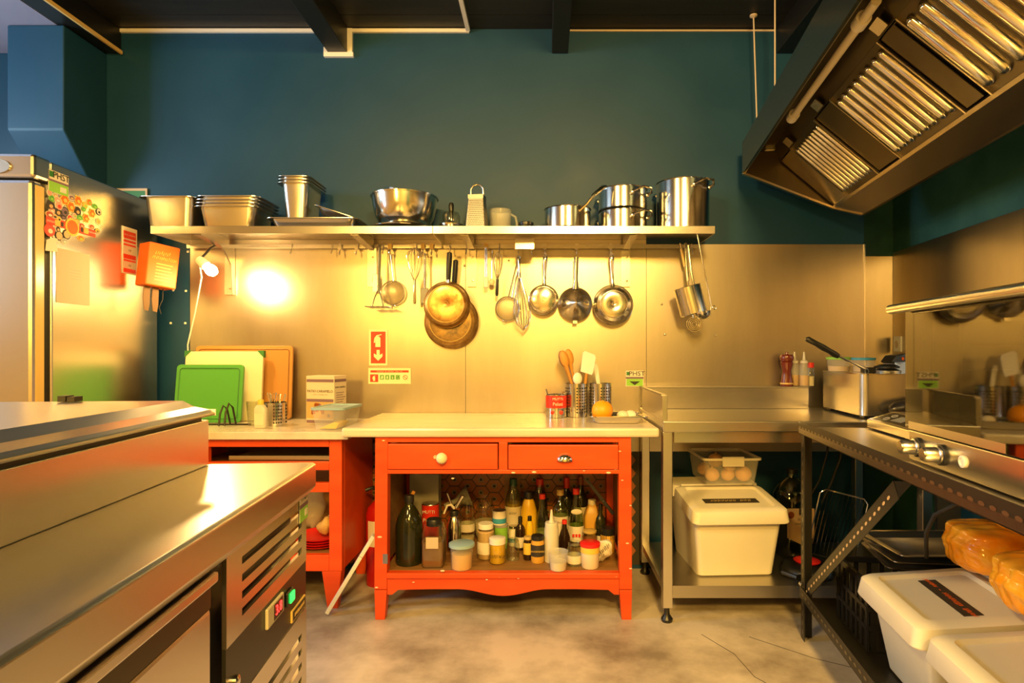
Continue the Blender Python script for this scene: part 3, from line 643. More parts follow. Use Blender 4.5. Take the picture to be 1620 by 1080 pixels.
obj('base_wire', MB().tube([(-.20,.03,.004),(.20,.03,.004)],.004,8), M['black_m'], o, True)
# cutlery holder, bottle, glass
def perforated(label, x, y, z, r, h, cut=None, rows=9, rings=24):
    o = thing('perforated_holder',label,'utensil holder',(x,y,z))
    on_lathe(vessel([(0,0),(r,0),(r,h),(r+.0015,h)],.002),'pot',o,'cup',36)
    m_ = MB()
    for i in range(rows):
        for k in range(rings):
            if k%6 in (4,5): continue
            a = 2*PI*k/rings; zz = h*.14+h*.72*i/(rows-1)
            c = Vector((math.cos(a),math.sin(a),0)); t = Vector((-c.y,c.x,0)); p = c*(r+.0004)+Vector((0,0,zz)); q = .0042
            m_.add([tuple(p+t*q*math.cos(b)+Vector((0,0,q*math.sin(b)))) for b in [2*PI*j/8 for j in range(8)]],[tuple(range(8))])
    obj('perforations', m_, M['ink'], o); return o
x = (443-CX)*2.77/FPX
o = perforated('short perforated steel cup full of teaspoons on the marble',x,2.72,LT,.050,.105,rows=6,rings=30)
for k in range(11):
    a = k*2.4; rr = .008+.0028*k; bx, by = x+.02*math.cos(a), 2.72+.02*math.sin(a); 
    t = thing('teaspoon','thin steel teaspoon standing handle-up in the perforated cup','spoon',(bx,by,LT+.006),(.22*math.sin(-a)*.8,.22*math.cos(a)*.8,a),'teaspoons in the cup')
    hh = .135+.02*random.random()
    obj('handle', MB().tube([(0,0,.02),(0,0,hh*.8),(.002,0,hh)],[.0018,.002,.0032],6), M['chrome'], t, True); obj('bowl', MB().ball((0,0,.014),.011,.004,.014,10,6), M['chrome'], t, True)
x = (416-CX)*2.64/FPX
o = thing('glue_bottle','small white squeeze bottle with yellow cap before the cutlery cup','bottle',(x,2.62,LT))
obj('body', loft(MB(),[[(p[0],p[1],z) for p in rrect(wd,dp,rr)] for wd,dp,rr,z in ((.05,.03,.010,0),(.054,.034,.012,.005),(.054,.034,.012,.085),(.036,.026,.010,.10),(.022,.022,.0105,.104))]), M['plastic_milk'], o, True)
on_lathe([(.013,.103),(.013,.122),(.010,.126),(0,.127)],'label_y',o,'cap',16); obj('label_sheet', MB().box(-.021,.021,-.0178,-.0172,.015,.065), M['label_w'], o)
o = thing('drinking_glass','narrow ribbed drinking glass beside the cream board','glass',((402-CX)*2.72/FPX,2.71,LT)); on_lathe(vessel([(0,0),(.020,0),(.022,.01),(.030,.11)],.002),'glass',o,'tumbler',20)
# carton
x = (519-CX)*2.72/FPX
D0 = 2.66; o = thing('carton','tall cardboard carton with mauve borders and printed fruit','carton',((514-CX)*2.78/FPX,2.80,LT),R(-14))
W_, Dp, H_ = .150, .10, .226
obj('box', MB().box(-W_/2,W_/2,-Dp/2,Dp/2,0,H_), M['carton'], o, bevel=.0015)
yf = -Dp/2-.0004
def cr(name, x0, x1, z0, z1, mat, y=None): return obj(name, MB().box(x0,x1,(y or yf)-.0003,(y or yf)+.0003,z0,z1), M[mat], o)
cr('printed_border',-W_/2+.003,W_/2-.003,H_*.87,H_*.93,'mauve'); cr('printed_border',-W_/2+.003,W_/2-.003,.004,.018,'mauve'); cr('printed_photo',-W_/2+.003,W_/2-.003,.026,H_*.46,'tan'); cr('printed_border',-W_/2+.003,W_/2-.003,H_*.46,H_*.52,'mauve',yf-.0004)
text('PATIO CARAMELO',.0165,M['ink'],o,(0,yf-.0005,H_*.68)); text('~~~~~ ~~ ~~~~~~~ ~~~',.007,M['ink'],o,(0,yf-.0005,H_*.61))
for k in range(16): 
    q = random.uniform(.006,.012); obj('printed_fruit', MB().ball((random.uniform(-.05,.05),yf-.0003,random.uniform(.035,.09)),q,.0006,q,8,6), M[random.choice(['jam','sand','mauve','rust'])], o)
obj('side_print', MB().box(W_/2+.0001,W_/2+.0005,-Dp/2+.003,Dp/2-.003,H_*.87,H_*.93), M['mauve'], o); text('PATIO CARAMELO',.010,M['ink'],o,(W_/2+.0005,0,H_*.76),(PI/2,0,PI/2))
for k in range(8): obj('side_print', MB().box(W_/2+.0001,W_/2+.0005,-.035,.02+.01*(k%3),H_*.3+k*.011,H_*.3+k*.011+.003), M['mauve'], o)
# lunch box
o = thing('lunch_box','clear lunch box with pale blue lid and yellow cheese inside','box',(-.925,2.625,LT),R(-5))
obj('tub', loft(MB(),[[(p[0],p[1],z) for p in rrect(a_,b_,.02)] for a_,b_,z in ((.125,.18,0),(.145,.21,.09))],True,False), M['plastic_clear'], o, True)
obj('lid', loft(MB(),[[(p[0],p[1],z) for p in rrect(a_,b_,.022)] for a_,b_,z in ((.152,.218,.088),(.154,.220,.098),(.142,.208,.098),(.135,.20,.093))]), M['blue_lid'], o, True)
obj('cheese_wedge', MB().prism([(-.05,.004),(.03,.004),(.045,.03),(.02,.034)],-.08,.02,'y'), M['yellow_sauce'], o, bevel=.004)

# ------------------------------------------------------------ red table in the middle
TX0, TX1, TYF, TZ = (592-CX)*2.42/FPX, (1000-CX)*2.42/FPX, 2.42, .757
tcx = (TX0+TX1)/2; hw = (TX1-TX0)/2; TD = .53
o = table = thing('red_table','worn red-orange painted kitchen table with two drawers and open shelf','table',(tcx,TYF,0))
for sx in (-1,1):
    for yy in (0,TD-.05):
        q0 = sx*(hw-.026); 
        i0, i1 = q0-.026, q0+.026
        fx = sx*.004
        lg = obj('leg', MB().hexa([(i0+.006+fx,yy+.006,0),(i1-.006+fx,yy+.006,0),(i1-.006+fx,yy+.044,0),(i0+.006+fx,yy+.044,0)],[(i0,yy,.125),(i1,yy,.125),(i1,yy+.05,.125),(i0,yy+.05,.125)])
            .hexa([(i0,yy,.128),(i1,yy,.128),(i1,yy+.05,.128),(i0,yy+.05,.128)],[(i0-fx,yy,TZ),(i1-fx,yy,TZ),(i1-fx,yy+.05,TZ),(i0-fx,yy+.05,TZ)]), M['red'], o, bevel=.002)
        if yy == 0 and sx < 0: obj('metal_tab', MB().box(i1-.016,i1+.004,-.002,.0,.235,.275), M['steel'], lg)
iw = hw-.053
obj('top_rail', MB().box(-iw,iw,.002,.03,TZ-.022,TZ), M['red'], o, bevel=.002); obj('middle_rail', MB().box(-iw,iw,.002,.03,.605,.622), M['red'], o, bevel=.002)
obj('divider', MB().box(-.018,.018,.002,.03,.622,TZ-.022), M['red'], o, bevel=.002)
for sx in (-1,1):
    a, b = (.022,iw-.004) if sx > 0 else (-iw+.004,-.022)
    dz = (TZ-.028) if sx < 0 else (TZ-.032)
    dr = obj('drawer', MB().box(a,b,-.006,.016,.625,dz), M['red'], o, bevel=.003); obj('drawer_box', MB().box(a+.01,b-.01,.016,.40,.635,TZ-.04), M['wood'], dr)
    cx = (a+b)/2+(-.0 if sx < 0 else .006); cz = .675
    if sx < 0:
        m_ = MB(); m_.M = Matrix.Translation((cx,-.006,cz)) @ AX; m_.lathe([(0,.045),(.012,.043),(.021,.034),(.023,.026),(.018,.016),(.010,.010),(.010,0)],20); obj('knob', m_, M['cream_board'], dr, True, label='round cream knob')
        m_ = MB(); m_.M = Matrix.Translation((cx-.03,-.006,cz)) @ AX; m_.lathe([(0,.012),(.006,.010),(.009,0)],12); obj('screw_cap', m_, M['sand'], dr, True)
    else:
        m_ = MB(); n = 14; vs = []; fs = []
        for i in range(n+1):
            u = -1+2*i/n
            for j in range(7):
                a2 = PI/2*j/6; rr = math.sqrt(max(0,1-u*u))
                vs.append((cx+.036*u,-.006-.024*rr*math.sin(a2),cz-.014+.030*rr*math.cos(a2)))
        for i in range(n):
            for j in range(6): fs.append((i*7+j,i*7+j+1,(i+1)*7+j+1,(i+1)*7+j))
        m_.add(vs, fs); obj('cup_pull', m_, M['chrome'], dr, True, label='steel cup pull')
apr = [(-iw,.195),(-iw,.105),(-iw+.02,.105),(-iw+.045,.125)]
for i in range(25):
    t = -1+2*i/24; apr.append((t*.30, .128-(.028*(.5+.5*math.cos(PI*t/.62)) if abs(t) < .62 else 0)))
apr += [(iw-.045,.125),(iw-.02,.105),(iw,.105),(iw,.195)]
ap = obj('apron', MB().prism(apr,.004,.026,'y'), M['red'], o)
obj('shelf_edge', MB().box(-iw,iw,-.006,.03,.175,.1965), M['red'], o, bevel=.002)
TS = .197
obj('shelf', MB().box(-iw-.02,iw+.02,.03,TD,.18,TS), M['wood'], o)
obj('end_panel', MB().box(-hw+.012,-hw+.022,.05,TD-.05,TS,.60), M['wood'], o); obj('end_panel', MB().box(hw-.022,hw-.012,.05,TD-.05,TS,.60), M['wood'], o)
obj('back_post', MB().box(-.03,.05,TD+.0,TD+.02,.20,.60), M['wood'], o); obj('back_rail', MB().box(-iw-.02,iw+.02,TD-.03,TD,.605,TZ), M['wood'], o)
for (px, py) in ((606,697),(716,757),(812,748),(924,745),(790,913),(770,917),(654,921),(820,915),(975,912),(998,800),(981,714),(993,860),(845,747),(985,760),(595,930),(974,742),(963,748),(700,903),(600,850),(998,900)):
    p = pix(px,py,2.414)-Vector(table.location)
    rr = random.uniform(.0025,.006); obj('paint_chip', MB().ball((p.x,0 if abs(p.x)>iw or py<760 else -.004,p.z),rr*1.8,.0022,rr*.8,8,6), M['chip'], table)
# marble top
o = obj('marble_top', MB().prism([(-.83,2.40),(.475,2.40),(.475,2.99),(-.83,2.99)],TZ+.001,TZ+.040), M['marble'], None, bevel=.010); tag(o,'thick cream marble slab over the red table','worktop')
TT = TZ+.042
# things on the table top
px_ = lambda px, D: (px-CX)*D/FPX
o = thing('tomato_tin','opened red tomato tin holding spoons on the table marble','tin',(px_(880,2.80),2.80,TT))
on_lathe(vessel([(0,0),(.050,0),(.050,.107),(.0515,.108)],.0015),'pot',o,'can',32); on_lathe([(.0504,.045),(.0504,.103)],'can_red',o,'label_band',32)
text('MUTTI',.017,M['label_w'],o,(.006,-.0515,.088)); text('Pelati',.022,M['label_w'],o,(.006,-.0515,.064))
for cx in (-.018,.022): obj('printed_tomato', MB().ball((cx,-.048,.025),.010,.002,.010,8,6), M['can_red'], o)
for k, (a, b) in enumerate(((-.04,.135),(.035,.12))):
    t = thing('spoon_handle',['dark teaspoon leaning out of the tomato tin','shiny spoon standing upright in the tomato tin'][k],'spoon',(px_(880,2.80)+a*.3,2.80,TT+.003),(0,R(-16 if k==0 else 10),0)); obj('handle', MB().tube([(0,0,.01),(0,0,b)],[.003,.004],8), M['chrome'], t, True); obj('bowl', MB().ball((0,0,.016),.012,.004,.016,8,6), M['chrome'], t, True)
perforated('left tall perforated utensil cup holding wooden spoons and a spatula',px_(912,2.83),2.83,TT,.053,.158)
perforated('right tall perforated utensil cup next to its twin',px_(950,2.83),2.84,TT,.053,.158)
def tool(name, label, cat, bx, by, tiltx, parts):
    t = thing(name,label,cat,(bx,by,TT+.004),(0,tiltx,0))
    for nm, mbf, mt_ in parts: obj(nm, mbf, M[mt_], t, True)
    return t
cxl, cxr = px_(912,2.83), px_(950,2.83)
for k, (dx, dy, a, hh) in enumerate(((.02,-.022,-17,.335),(.02,.012,-18,.335),(.02,-.004,-12,.33))):
    tool('wooden_spoon',['wooden spoon standing handle-down in the left cup','second wooden spoon half behind the others in the left cup','straight golden wooden spatula in the left cup'][k],'spoon',cxl+.02+dx*.2,2.83+dy,R(a),[('handle',MB().tube([(0,0,0),(0,0,.22),(0,0,.26)],[.006,.007,.011],8),'wood_lt'),('bowl',MB().ball((0,0,.285),.021,.009,.042,12,8),'wood_lt' if k!=1 else 'wood')])
tool('silicone_spatula','big white silicone spatula with wooden handle in the cups','spatula',cxl+.022,2.808,R(7),[('handle',MB().tube([(0,0,0),(0,0,.23)],.007,8),'wood_lt'),('blade',MB().prism([(-.03,.21),(.025,.20),(.03,.215),(.034,.285),(.028,.297),(-.02,.31),(-.03,.30)],-.007,.007,'y'),'white')])
tool('silicone_spoon','small white silicone spoon low in the left cup','spoon',cxl+.003,2.795,R(0),[('handle',MB().tube([(0,0,0),(0,0,.15)],.005,8),'wood_lt'),('bowl',MB().ball((0,0,.178),.022,.010,.030,12,8),'white')])
tool('plastic_scraper','slim white plastic spreader slanting behind the white spatula','spreader',cxl+.026,2.862,R(-13),[('blade',MB().box(-.012,.012,-.003,.003,0,.275),'white')])
tool('white_ladle_handle','white flat handle leaning out of the right cup','utensil',cxr+.012,2.84,R(-8),[('handle',MB().prism([(-.006,0),(.006,0),(.009,.235),(.004,.25),(-.006,.248),(-.010,.235)],-.003,.003,'y'),'white')])
o = obj('serving_tray', gn_pan_mesh(.235,.20,.030,.012,.0016,.03), M['chrome'], None, True); o.location = (px_(975,2.62),2.62,TT); tag(o,'small steel tray with an orange and eggs on table end','tray')
o = thing('orange','whole ripe orange on the small steel tray','orange',(px_(953,2.60),2.60,TT+.004)); obj('fruit', MB().ball((0,0,.046),.047,.047,.045,24,14), M['orange_fruit'], o, True); obj('stem_scar', MB().ball((.01,-.02,.089),.004,.004,.002,8,6), M['dk_green'], o)
for k, (px, lab) in enumerate(((986,'white egg on the tray nearest the orange'),(1000,'second egg on the tray, toward the corner worktop'))):
    e = obj('egg', MB().ball((0,0,.020),.026,.020,.020,16,10,lambda d: 1-.10*d.x), M['egg'], None, True); e.location = (px_(px,2.64),2.65+.02*k,TT+.004); tag(e,lab,'egg')

# ------------------------------------------------------------ bottles and jars on the table shelf
BZ = TS+.001
def shelf_D(py): return (EYE-BZ)*FPX/(py-CY)
PROF = {
 'jar': [(0,0),(.93,0),(1,.05),(1,.72),(.86,.84),(.86,.92)],
 'wine': [(0,0),(.95,0),(1,.02),(1,.58),(.85,.68),(.38,.78),(.34,.96)],
 'long': [(0,0),(.95,0),(1,.02),(1,.45),(.80,.58),(.45,.74),(.36,.96)],
 'tub': [(0,0),(.84,0),(.88,.03),(.97,.90),(1,.96)],
 'jug': [(0,0),(.95,0),(1,.04),(.96,.12),(1,.16),(.97,.24),(1,.30),(.97,.38),(1,.45),(.98,.56),(.90,.66),(.60,.78),(.32,.86),(.30,.94)],
 'squeeze': [(0,0),(.97,0),(1,.02),(1,.60),(.94,.66),(.94,.68)],
 'round': [(0,0),(.72,0),(.90,.12),(1,.35),(.96,.60),(.70,.78),(.62,.84),(.70,.96)],
 'can': [(0,0),(1,0),(1,.02),(.97,.04),(.97,.96),(1,.98)],
 'flask': [(0,0),(.95,0),(1,.04),(1,.62),(.70,.80),(.52,.86),(.52,.90)],
}
def jar(name, label, cat, x0, x1, yt, yb, prof, mat, cap=None, lab=None, fill=None, D=None, seg=24, z=None, sq=False, txt=None, depth=None):
    """cap=(mat,r,z0,z1) label=(mat,z0,z1) fill=(mat,level), radii and heights relative"""
    D = D or shelf_D(yb); z = BZ if z is None else z
    r = (x1-x0)/2*D/FPX; h = EYE+(CY-yt)*D/FPX-z
    o = thing(name,label,cat,(px_((x0+x1)/2,D),D+ (r if False else 0),z))
    P = [(a*r,b*h) for a, b in PROF[prof]]
    if sq:
        obj('body', loft(MB(),[[(p[0],p[1],zz) for p in rrect(2*rr,2*rr*.9,max(.001,rr*.3))] for rr, zz in P[1:]],True,False), M[mat], o, True)
    else: on_lathe(P,mat,o,'body',seg)
    if fill:
        F_ = [(a*r*.95,max(b*h,.002)) for a, b in PROF[prof] if b <= fill[1]]; F_.append((F_[-1][0],fill[1]*h)); F_.append((0,fill[1]*h))
        if sq: obj('contents', loft(MB(),[[(p[0],p[1],zz) for p in rrect(2*rr,2*rr*.9,rr*.3)] for rr, zz in F_[1:-1]]), M[fill[0]], o, True)
        else: on_lathe(F_,fill[0],o,'contents',seg)
    if cap:
        cm, cr_, c0, c1 = cap; on_lathe([(0,c0*h),(cr_*r,c0*h),(cr_*r,(c1-.015)*h),(cr_*r*.94,c1*h),(0,c1*h)],cm,o,'cap',20)
    if lab:
        lm, l0, l1 = lab[:3]; rr = r*(lab[3] if len(lab) > 3 else 1)+.0006
        if sq: obj('label_sheet', MB().box(-r*.55,r*.55,-r*.9-.001,-r*.9,l0*h,l1*h), M[lm], o)
        else: on_lathe([(rr,l0*h),(rr,l1*h)],lm,o,'label_band',seg)
    if txt:
        for (st, size, zc, tm) in txt: text(st, size, M[tm], o, (0,-(r*.9 if sq else r)-.0018,zc*h))
    return o
jar('oil_jug','big ribbed jug of dark oil in the table corner','jug',626,669,783,889,'jug','oil_dark',('black',.36,.90,1))
jar('tomato_can','red tomato can standing behind the spice jar','can',667,695,795,858,'can','can_red',('steel',.97,.97,1),None,None,D=2.74,txt=[('MUTTI',.020,.84,'label_w'),('Pelati',.024,.66,'label_w')])
jar('spice_jar','square glass jar of dried herbs with dark lid and blank label','jar',669,704,820,893,'jar','glass',('black',.66,.86,1),('paper',.42,.66),('spice',.55),sq=True)
o = jar('cream_siphon','steel cream whipper bottle with white lever','siphon',707,730,806,872,'flask','pot',('black',.62,.86,.98))
h_ = .19
obj('lever', MB().tube([(.0,0,.196),(-.012,-.01,.216),(-.03,-.01,.212),(-.045,-.01,.175)],[.006,.006,.005,.004],8), M['label_w'], o, True)
obj('charger_tube', MB().tube([(.008,0,.20),(.040,0,.255)],[.009,.010],10), M['chrome'], o, True); obj('nozzle', MB().tube([(-.008,0,.20),(-.032,0,.265)],[.006,.005],10), M['chrome'], o, True)
jar('sugar_tub','round clear tub with pale blue clip lid, brown contents','tub',712,749,858,898,'tub','plastic_clear',('blue_lid',1.10,.88,1),None,('amber',.6))
jar('tall_glass_jar','tall clear glass jar with paper label behind the cream whipper','jar',727,751,786,856,'jar','glass',None,('label_w',.25,.42),('flour',.12))
jar('round_glass_jar','bulbous glass jar half full of pale powder','jar',750,786,783,852,'round','glass',None,None,('flour',.42))
jar('preserve_jar','white-lidded jar with pale contents and printed label behind the sauce jar','jar',755,782,827,882,'jar','glass',('white',.90,.86,1),('label_w',.16,.50),('sand',.80)); 
o_ = bpy.context.scene.objects[-1] if False else None
jar('green_tub','lime green tub under the blue-label can','tub',782,804,828,855,'tub','lime',('grey',1.03,.9,1),D=2.72)
gz = EYE+(CY-828)*2.72/FPX+.001
jar('small_can','little blue and white can on top of the green tub','can',779,801,806,828,'can','label_w',('steel_dull',.97,.9,1),('blue',.1,.45,1.0),D=2.72,z=gz)
jar('sauce_jar','white-lidded glass jar of yellow sauce with handwriting','jar',774,800,849,889,'jar','glass',('white',1.02,.76,.98),None,('yellow_sauce',.74),txt=[('~~~~~',.026,.34,'ink')])
jar('empty_glass_jar','small empty glass jar beside the handwritten yellow jar','jar',801,822,852,884,'jar','glass',('glass',.88,.88,1))
jar('juice_bottle','tall juice bottle with green cap and pale label','bottle',799,825,757,850,'flask','glass_g',('cap_green',.45,.88,1),('label_w',.10,.55),('amber',.6),txt=[('~~~~',.016,.45,'ink')])
jar('mustard_bottle','yellow sauce bottle with black flip cap','bottle',824,849,777,855,'flask','yellow_sauce',('black',.62,.86,1))
jar('glass_bottle','clear empty bottle with bright red cap beside the yellow sauce','bottle',847,869,781,856,'long','glass_g',('cap_red',.45,.90,1),None,('grey_liq',.25))
jar('pepper_sauce_bottle','tiny dark sauce bottle with pale label and foil neck','bottle',815,831,817,868,'wine','soy',('black',.42,.82,1),('label_w',.08,.40))
jar('lemon_bottle','tiny yellow bottle with black cap','bottle',832,844,816,868,'flask','yellow_sauce',('black',.55,.86,1),('label_w',.05,.25))
jar('flower_label_jar','small dark jar with flowery label between glass jar and black-lidded jar','jar',828,843,848,884,'jar','soy',('gold',.88,.88,1),('label_y',.25,.75))
jar('squat_jar','small squat jar with blue stripe under the juice bottle','jar',804,820,831,862,'jar','label_w',('steel',.9,.88,1),('blue',.2,.4))
jar('condiment_jar','black-lidded jar with black and yellow label','jar',840,861,846,888,'jar','amber',('black',.95,.84,1),('ink',.25,.68),txt=[('~~~~~~~~',.014,.46,'label_y')])
o = jar('squeeze_bottle','tall translucent squeeze bottle with long nozzle','bottle',861,884,806,887,'squeeze','plastic_milk',('plastic_milk',.90,.67,.76),None,('grey_liq',.56))
hh = EYE+(CY-806)*shelf_D(887)/FPX-BZ; on_lathe([(.016,hh*.75),(.009,hh*.80),(.004,hh*1.0),(0,hh*1.0)],'plastic_milk',o,'nozzle',14)
jar('sauce_bottle','small dark sauce bottle with red cap behind the plastic cup','bottle',884,902,822,872,'long','soy',('cap_red',.45,.88,1))
jar('spirit_bottle','square-shouldered bottle with gold cap and cream print label','bottle',874,899,774,858,'wine','glass_g',('gold',.46,.90,1),('label_w',.10,.52),('grey_liq',.5),txt=[('~~~~~',.017,.42,'jam')])
o = jar('tapered_bottle','clear tapered bottle with red cap, oval neck badge and round label','bottle',899,924,772,862,'long','glass_g',('cap_red',.42,.90,1),('label_w',.10,.36))
m_ = MB(); m_.ball((0,-.030,.165),.026,.003,.013,16,8); obj('neck_badge', m_, M['label_w'], o, True)
for k in range(3): obj('printed_mark', MB().box(-.020+.014*k,-.010+.014*k,-.0405,-.0395,.05,.064), M['cap_red'], o)
jar('wine_bottle','dark wine bottle with red capsule behind the gold-capped bottle','bottle',885,908,755,846,'wine','oil_dark',('cap_red',.40,.82,1))
jar('wine_bottle','slim wine bottle with dull red capsule behind the oval-badge bottle','bottle',908,930,753,846,'wine','oil_dark',('jam',.40,.86,1),('label_w',.25,.5))
jar('ketchup_bottle','faint bottle with wide red cap against the tiles','bottle',842,866,757,847,'flask','glass_g',('cap_red',.50,.86,1))
jar('square_bottle','square bottle of golden liquid with pale cap','bottle',924,949,790,856,'flask','amber',('label_w',.5,.88,1),sq=True)
jar('oil_bottle','dark slender oil bottle beside the wrapped packet','bottle',942,958,797,866,'wine','oil_dark',('black',.42,.86,1),('label_w',.05,.3))
jar('label_glass_jar','little glass jar with torn white label behind the plastic cup','jar',897,920,856,893,'jar','glass',('glass',.90,.88,1),('label_w',.12,.45))
jar('glass_jar','glass jar with golden rim behind the red-lid tub','jar',921,945,838,870,'jar','glass',('gold',.9,.9,1),None,('jam',.6))
jar('yogurt_tub','white and yellow plastic tub with bright red lid','tub',918,949,857,896,'tub','label_w',('red_plastic',1.04,.86,1),('label_y',.62,.86,.97))
jar('dark_lid_jar','round dark jar with scuffed black lid behind wrapped packet','jar',950,973,834,872,'jar','amber',('black',1.0,.55,1))
o = thing('plastic_cup','empty translucent plastic cup, frontmost on the shelf','cup',(px_(883,shelf_D(900)),shelf_D(900),BZ)); r = 15.5*shelf_D(900)/FPX
on_lathe(vessel([(0,0),(r*.80,0),(r*.82,.004),(r,.072),(r*1.06,.076)],.0015),'plastic_clear',o,'cup'); on_lathe([(0,.002),(r*.79,.002),(r*.87,.035),(0,.035)],'grey_liq',o,'contents')
D = shelf_D(897); o = thing('wrapped_packet','crumpled white paper packet with black brush lettering on its side','packet',(px_(963,D),D+.060,BZ+.014),(0,R(-34),R(-8)))
obj('packet', MB().ball((.0,0,.045),.052,.036,.040,22,14,lambda d: 1+.10*math.sin(7*d.x+2*d.z)+.05*math.sin(13*d.y+5*d.x)), M['label_w'], o, True)
text('~~~~~',.030,M['ink'],o,(.012,-.041,.050),(PI/2,R(-12),0)); text('~~~~',.018,M['ink'],o,(-.01,-.040,.028),(PI/2,R(-12),0))
o = thing('plastic_funnel','grey plastic funnel lying behind the tomato can','funnel',(px_(694,2.86),2.86,BZ+.15),(0,R(70),R(12)))
on_lathe([(.055,.10),(.052,.095),(.014,.03),(.010,-.03),(.008,-.03),(.012,.03),(.05,.098)],'grey',o,'cone')
o = obj('cardboard_box', MB().box(-.07,.07,-.04,.04,0,.325), M['grey'], None, bevel=.003); o.location = (px_(674,2.86),2.85,BZ); tag(o,'dull grey box standing at the back of the table shelf','box')
bpy.data.objects[[q.name for q in bpy.data.objects if q.name.startswith('plastic_funnel')][0]].location = (px_(712,2.9),2.905,BZ+.16)
o = thing('kitchen_knife','knife with an orange handle hung inside left table end','knife',(TX0+.052,2.60,.36),(0,R(28),0)); obj('handle', MB().box(-.008,.008,-.006,.006,0,.06), M['red'], o, bevel=.003); obj('blade', MB().box(-.004,.010,-.001,.001,.06,.15), M['wood_lt'], o)
o = thing('long_knife','long black knife slanting against right table end','knife',(TX1-.085,2.66,.42),(0,R(-38),0)); obj('handle', MB().box(-.008,.008,-.006,.006,-.06,.02), M['black'], o, bevel=.003); obj('blade', MB().prism([(-.007,.02),(.007,.02),(.006,.12),(-.006,.16)],-.001,.001,'y'), M['black'], o)

# fire extinguisher and trunking between the red units
o = thing('fire_extinguisher','red fire extinguisher with paper label between the two red units','fire extinguisher',(px_(597,2.78),2.82,0))
on_lathe([(0,.0),(.062,.0),(.064,.02),(.064,.33),(.055,.365),(.03,.39),(.018,.395),(.018,.41),(0,.41)],'ext_red',o,'cylinder')
on_lathe([(0,.41),(.014,.41),(.014,.44),(0,.44)],'brass',o,'valve'); obj('handle', MB().tube([(0,0,.44),(-.03,-.02,.46),(-.06,-.03,.45)],.008,8), M['black'], o, True)
obj('hose', MB().tube([(.01,.01,.43),(.06,.02,.42),(.078,.02,.33),(.076,.02,.15)],.009,8), M['black'], o, True)
m_ = MB(); 
for k in range(5):
    a0, a1 = R(-130+k*14), R(-116+k*14); m_.add([(.0648*math.cos(a0),.0648*math.sin(a0),.19),(.0648*math.cos(a1),.0648*math.sin(a1),.19),(.0648*math.cos(a1),.0648*math.sin(a1),.31),(.0648*math.cos(a0),.0648*math.sin(a0),.31)],[(0,1,2,3)])
obj('label_sheet', m_, M['label_w'], o)
a = pix(518,972,2.47); b = pix(592,845,2.50)
a.z = .012
o = thing('cable_trunking','white plastic cable trunking leaning on the red table leg','trunking',tuple(a))
dv = b-a; m_ = MB(); q = dv.to_track_quat('Z','Y'); m_.M = q.to_matrix().to_4x4(); L1 = dv.length
obj('channel', MB().add([tuple(q@Vector(p)) for p in ((-.02,-.008,0),(.02,-.008,0),(.02,.008,0),(-.02,.008,0),(-.02,-.008,L1*.72),(.02,-.008,L1*.72),(.02,.008,L1*.72),(-.02,.008,L1*.72))],[(3,2,1,0),(4,5,6,7),(0,1,5,4),(1,2,6,5),(2,3,7,6),(3,0,4,7)]), M['white'], o, bevel=.002)
obj('channel', MB().add([tuple(q@Vector(p)) for p in ((-.02,-.008,L1*.725),(.02,-.008,L1*.725),(.02,.008,L1*.725),(-.02,.008,L1*.725),(-.032,-.008,L1),(.008,-.008,L1),(.008,.008,L1),(-.032,.008,L1))],[(3,2,1,0),(4,5,6,7),(0,1,5,4),(1,2,6,5),(2,3,7,6),(3,0,4,7)]), M['white'], o, bevel=.002)
obj('groove', MB().add([tuple(q@Vector(p)) for p in ((-.001,-.0086,0),(.001,-.0086,0),(.001,-.0078,0),(-.001,-.0078,0),(-.001,-.0086,L1*.72),(.001,-.0086,L1*.72),(.001,-.0078,L1*.72),(-.001,-.0078,L1*.72))],[(3,2,1,0),(4,5,6,7),(0,1,5,4),(1,2,6,5),(2,3,7,6),(3,0,4,7)]), M['ink'], o)

# ------------------------------------------------------------ fridge
FR = math.atan(.036)
o = fridge = thing('upright_fridge','tall brushed steel upright fridge covered with stickers','fridge',(-1.905,2.24,0),FR)
FW, FD, FH = .70, .69, 1.845
obj('cabinet', MB().box(-FW,0,0.03,FD,.10,FH), M['steel'], o, bevel=.006)
obj('base', MB().box(-FW+.03,-.03,.06,FD-.03,0,.10), M['black'], o)
obj('top_cap', MB().box(-FW,.002,-.055,.028,FH-.085,FH+.005), M['steel_h'], o, bevel=.012)
obj('gasket', MB().box(-FW+.02,-.018,.0,.03,.13,FH-.09), M['black'], o)
dr = obj('door', MB().box(-FW,-.004,-.055,.0,.12,FH-.092), M['steel'], o, bevel=.014)
obj('door_edge', MB().box(-.0035,-.001,-.042,-.004,.14,FH-.11), M['brass'], dr)
m_ = MB(); m_.M = Matrix.Translation((-.13,-.0555,FH-.045)) @ AX @ Matrix.Scale(.55,4,(0,1,0)); m_.lathe([(.048,0),(.048,.004),(.044,.004),(.042,.001),(0,.001)],24); obj('control_dial', m_, M['steel_dull'], o, True)
fm = fridge.matrix_basis.copy()
fn_ = fm.to_3x3() @ Vector((1,0,0)); fp = Vector((-1.905,2.24,0)); finv = Matrix.LocRotScale(Vector((-1.905,2.24,0)), Euler((0,0,FR)), None).inverted()
FRM = Matrix.LocRotScale(Vector((-1.905,2.24,0)), Euler((0,0,FR)), None)
def fside(px, py, off=.0): 
    q = hit(px,py,FRM @ Vector((off,0,0)),FRM.to_3x3() @ Vector((1,0,0))); return FRM.inverted() @ q
def fthing(name, label, cat, px, py, group=None):
    q = fside(px,py); return thing(name,label,cat,tuple(FRM @ Vector((.001,q.y,q.z))),(0,0,FR+PI/2),group), q
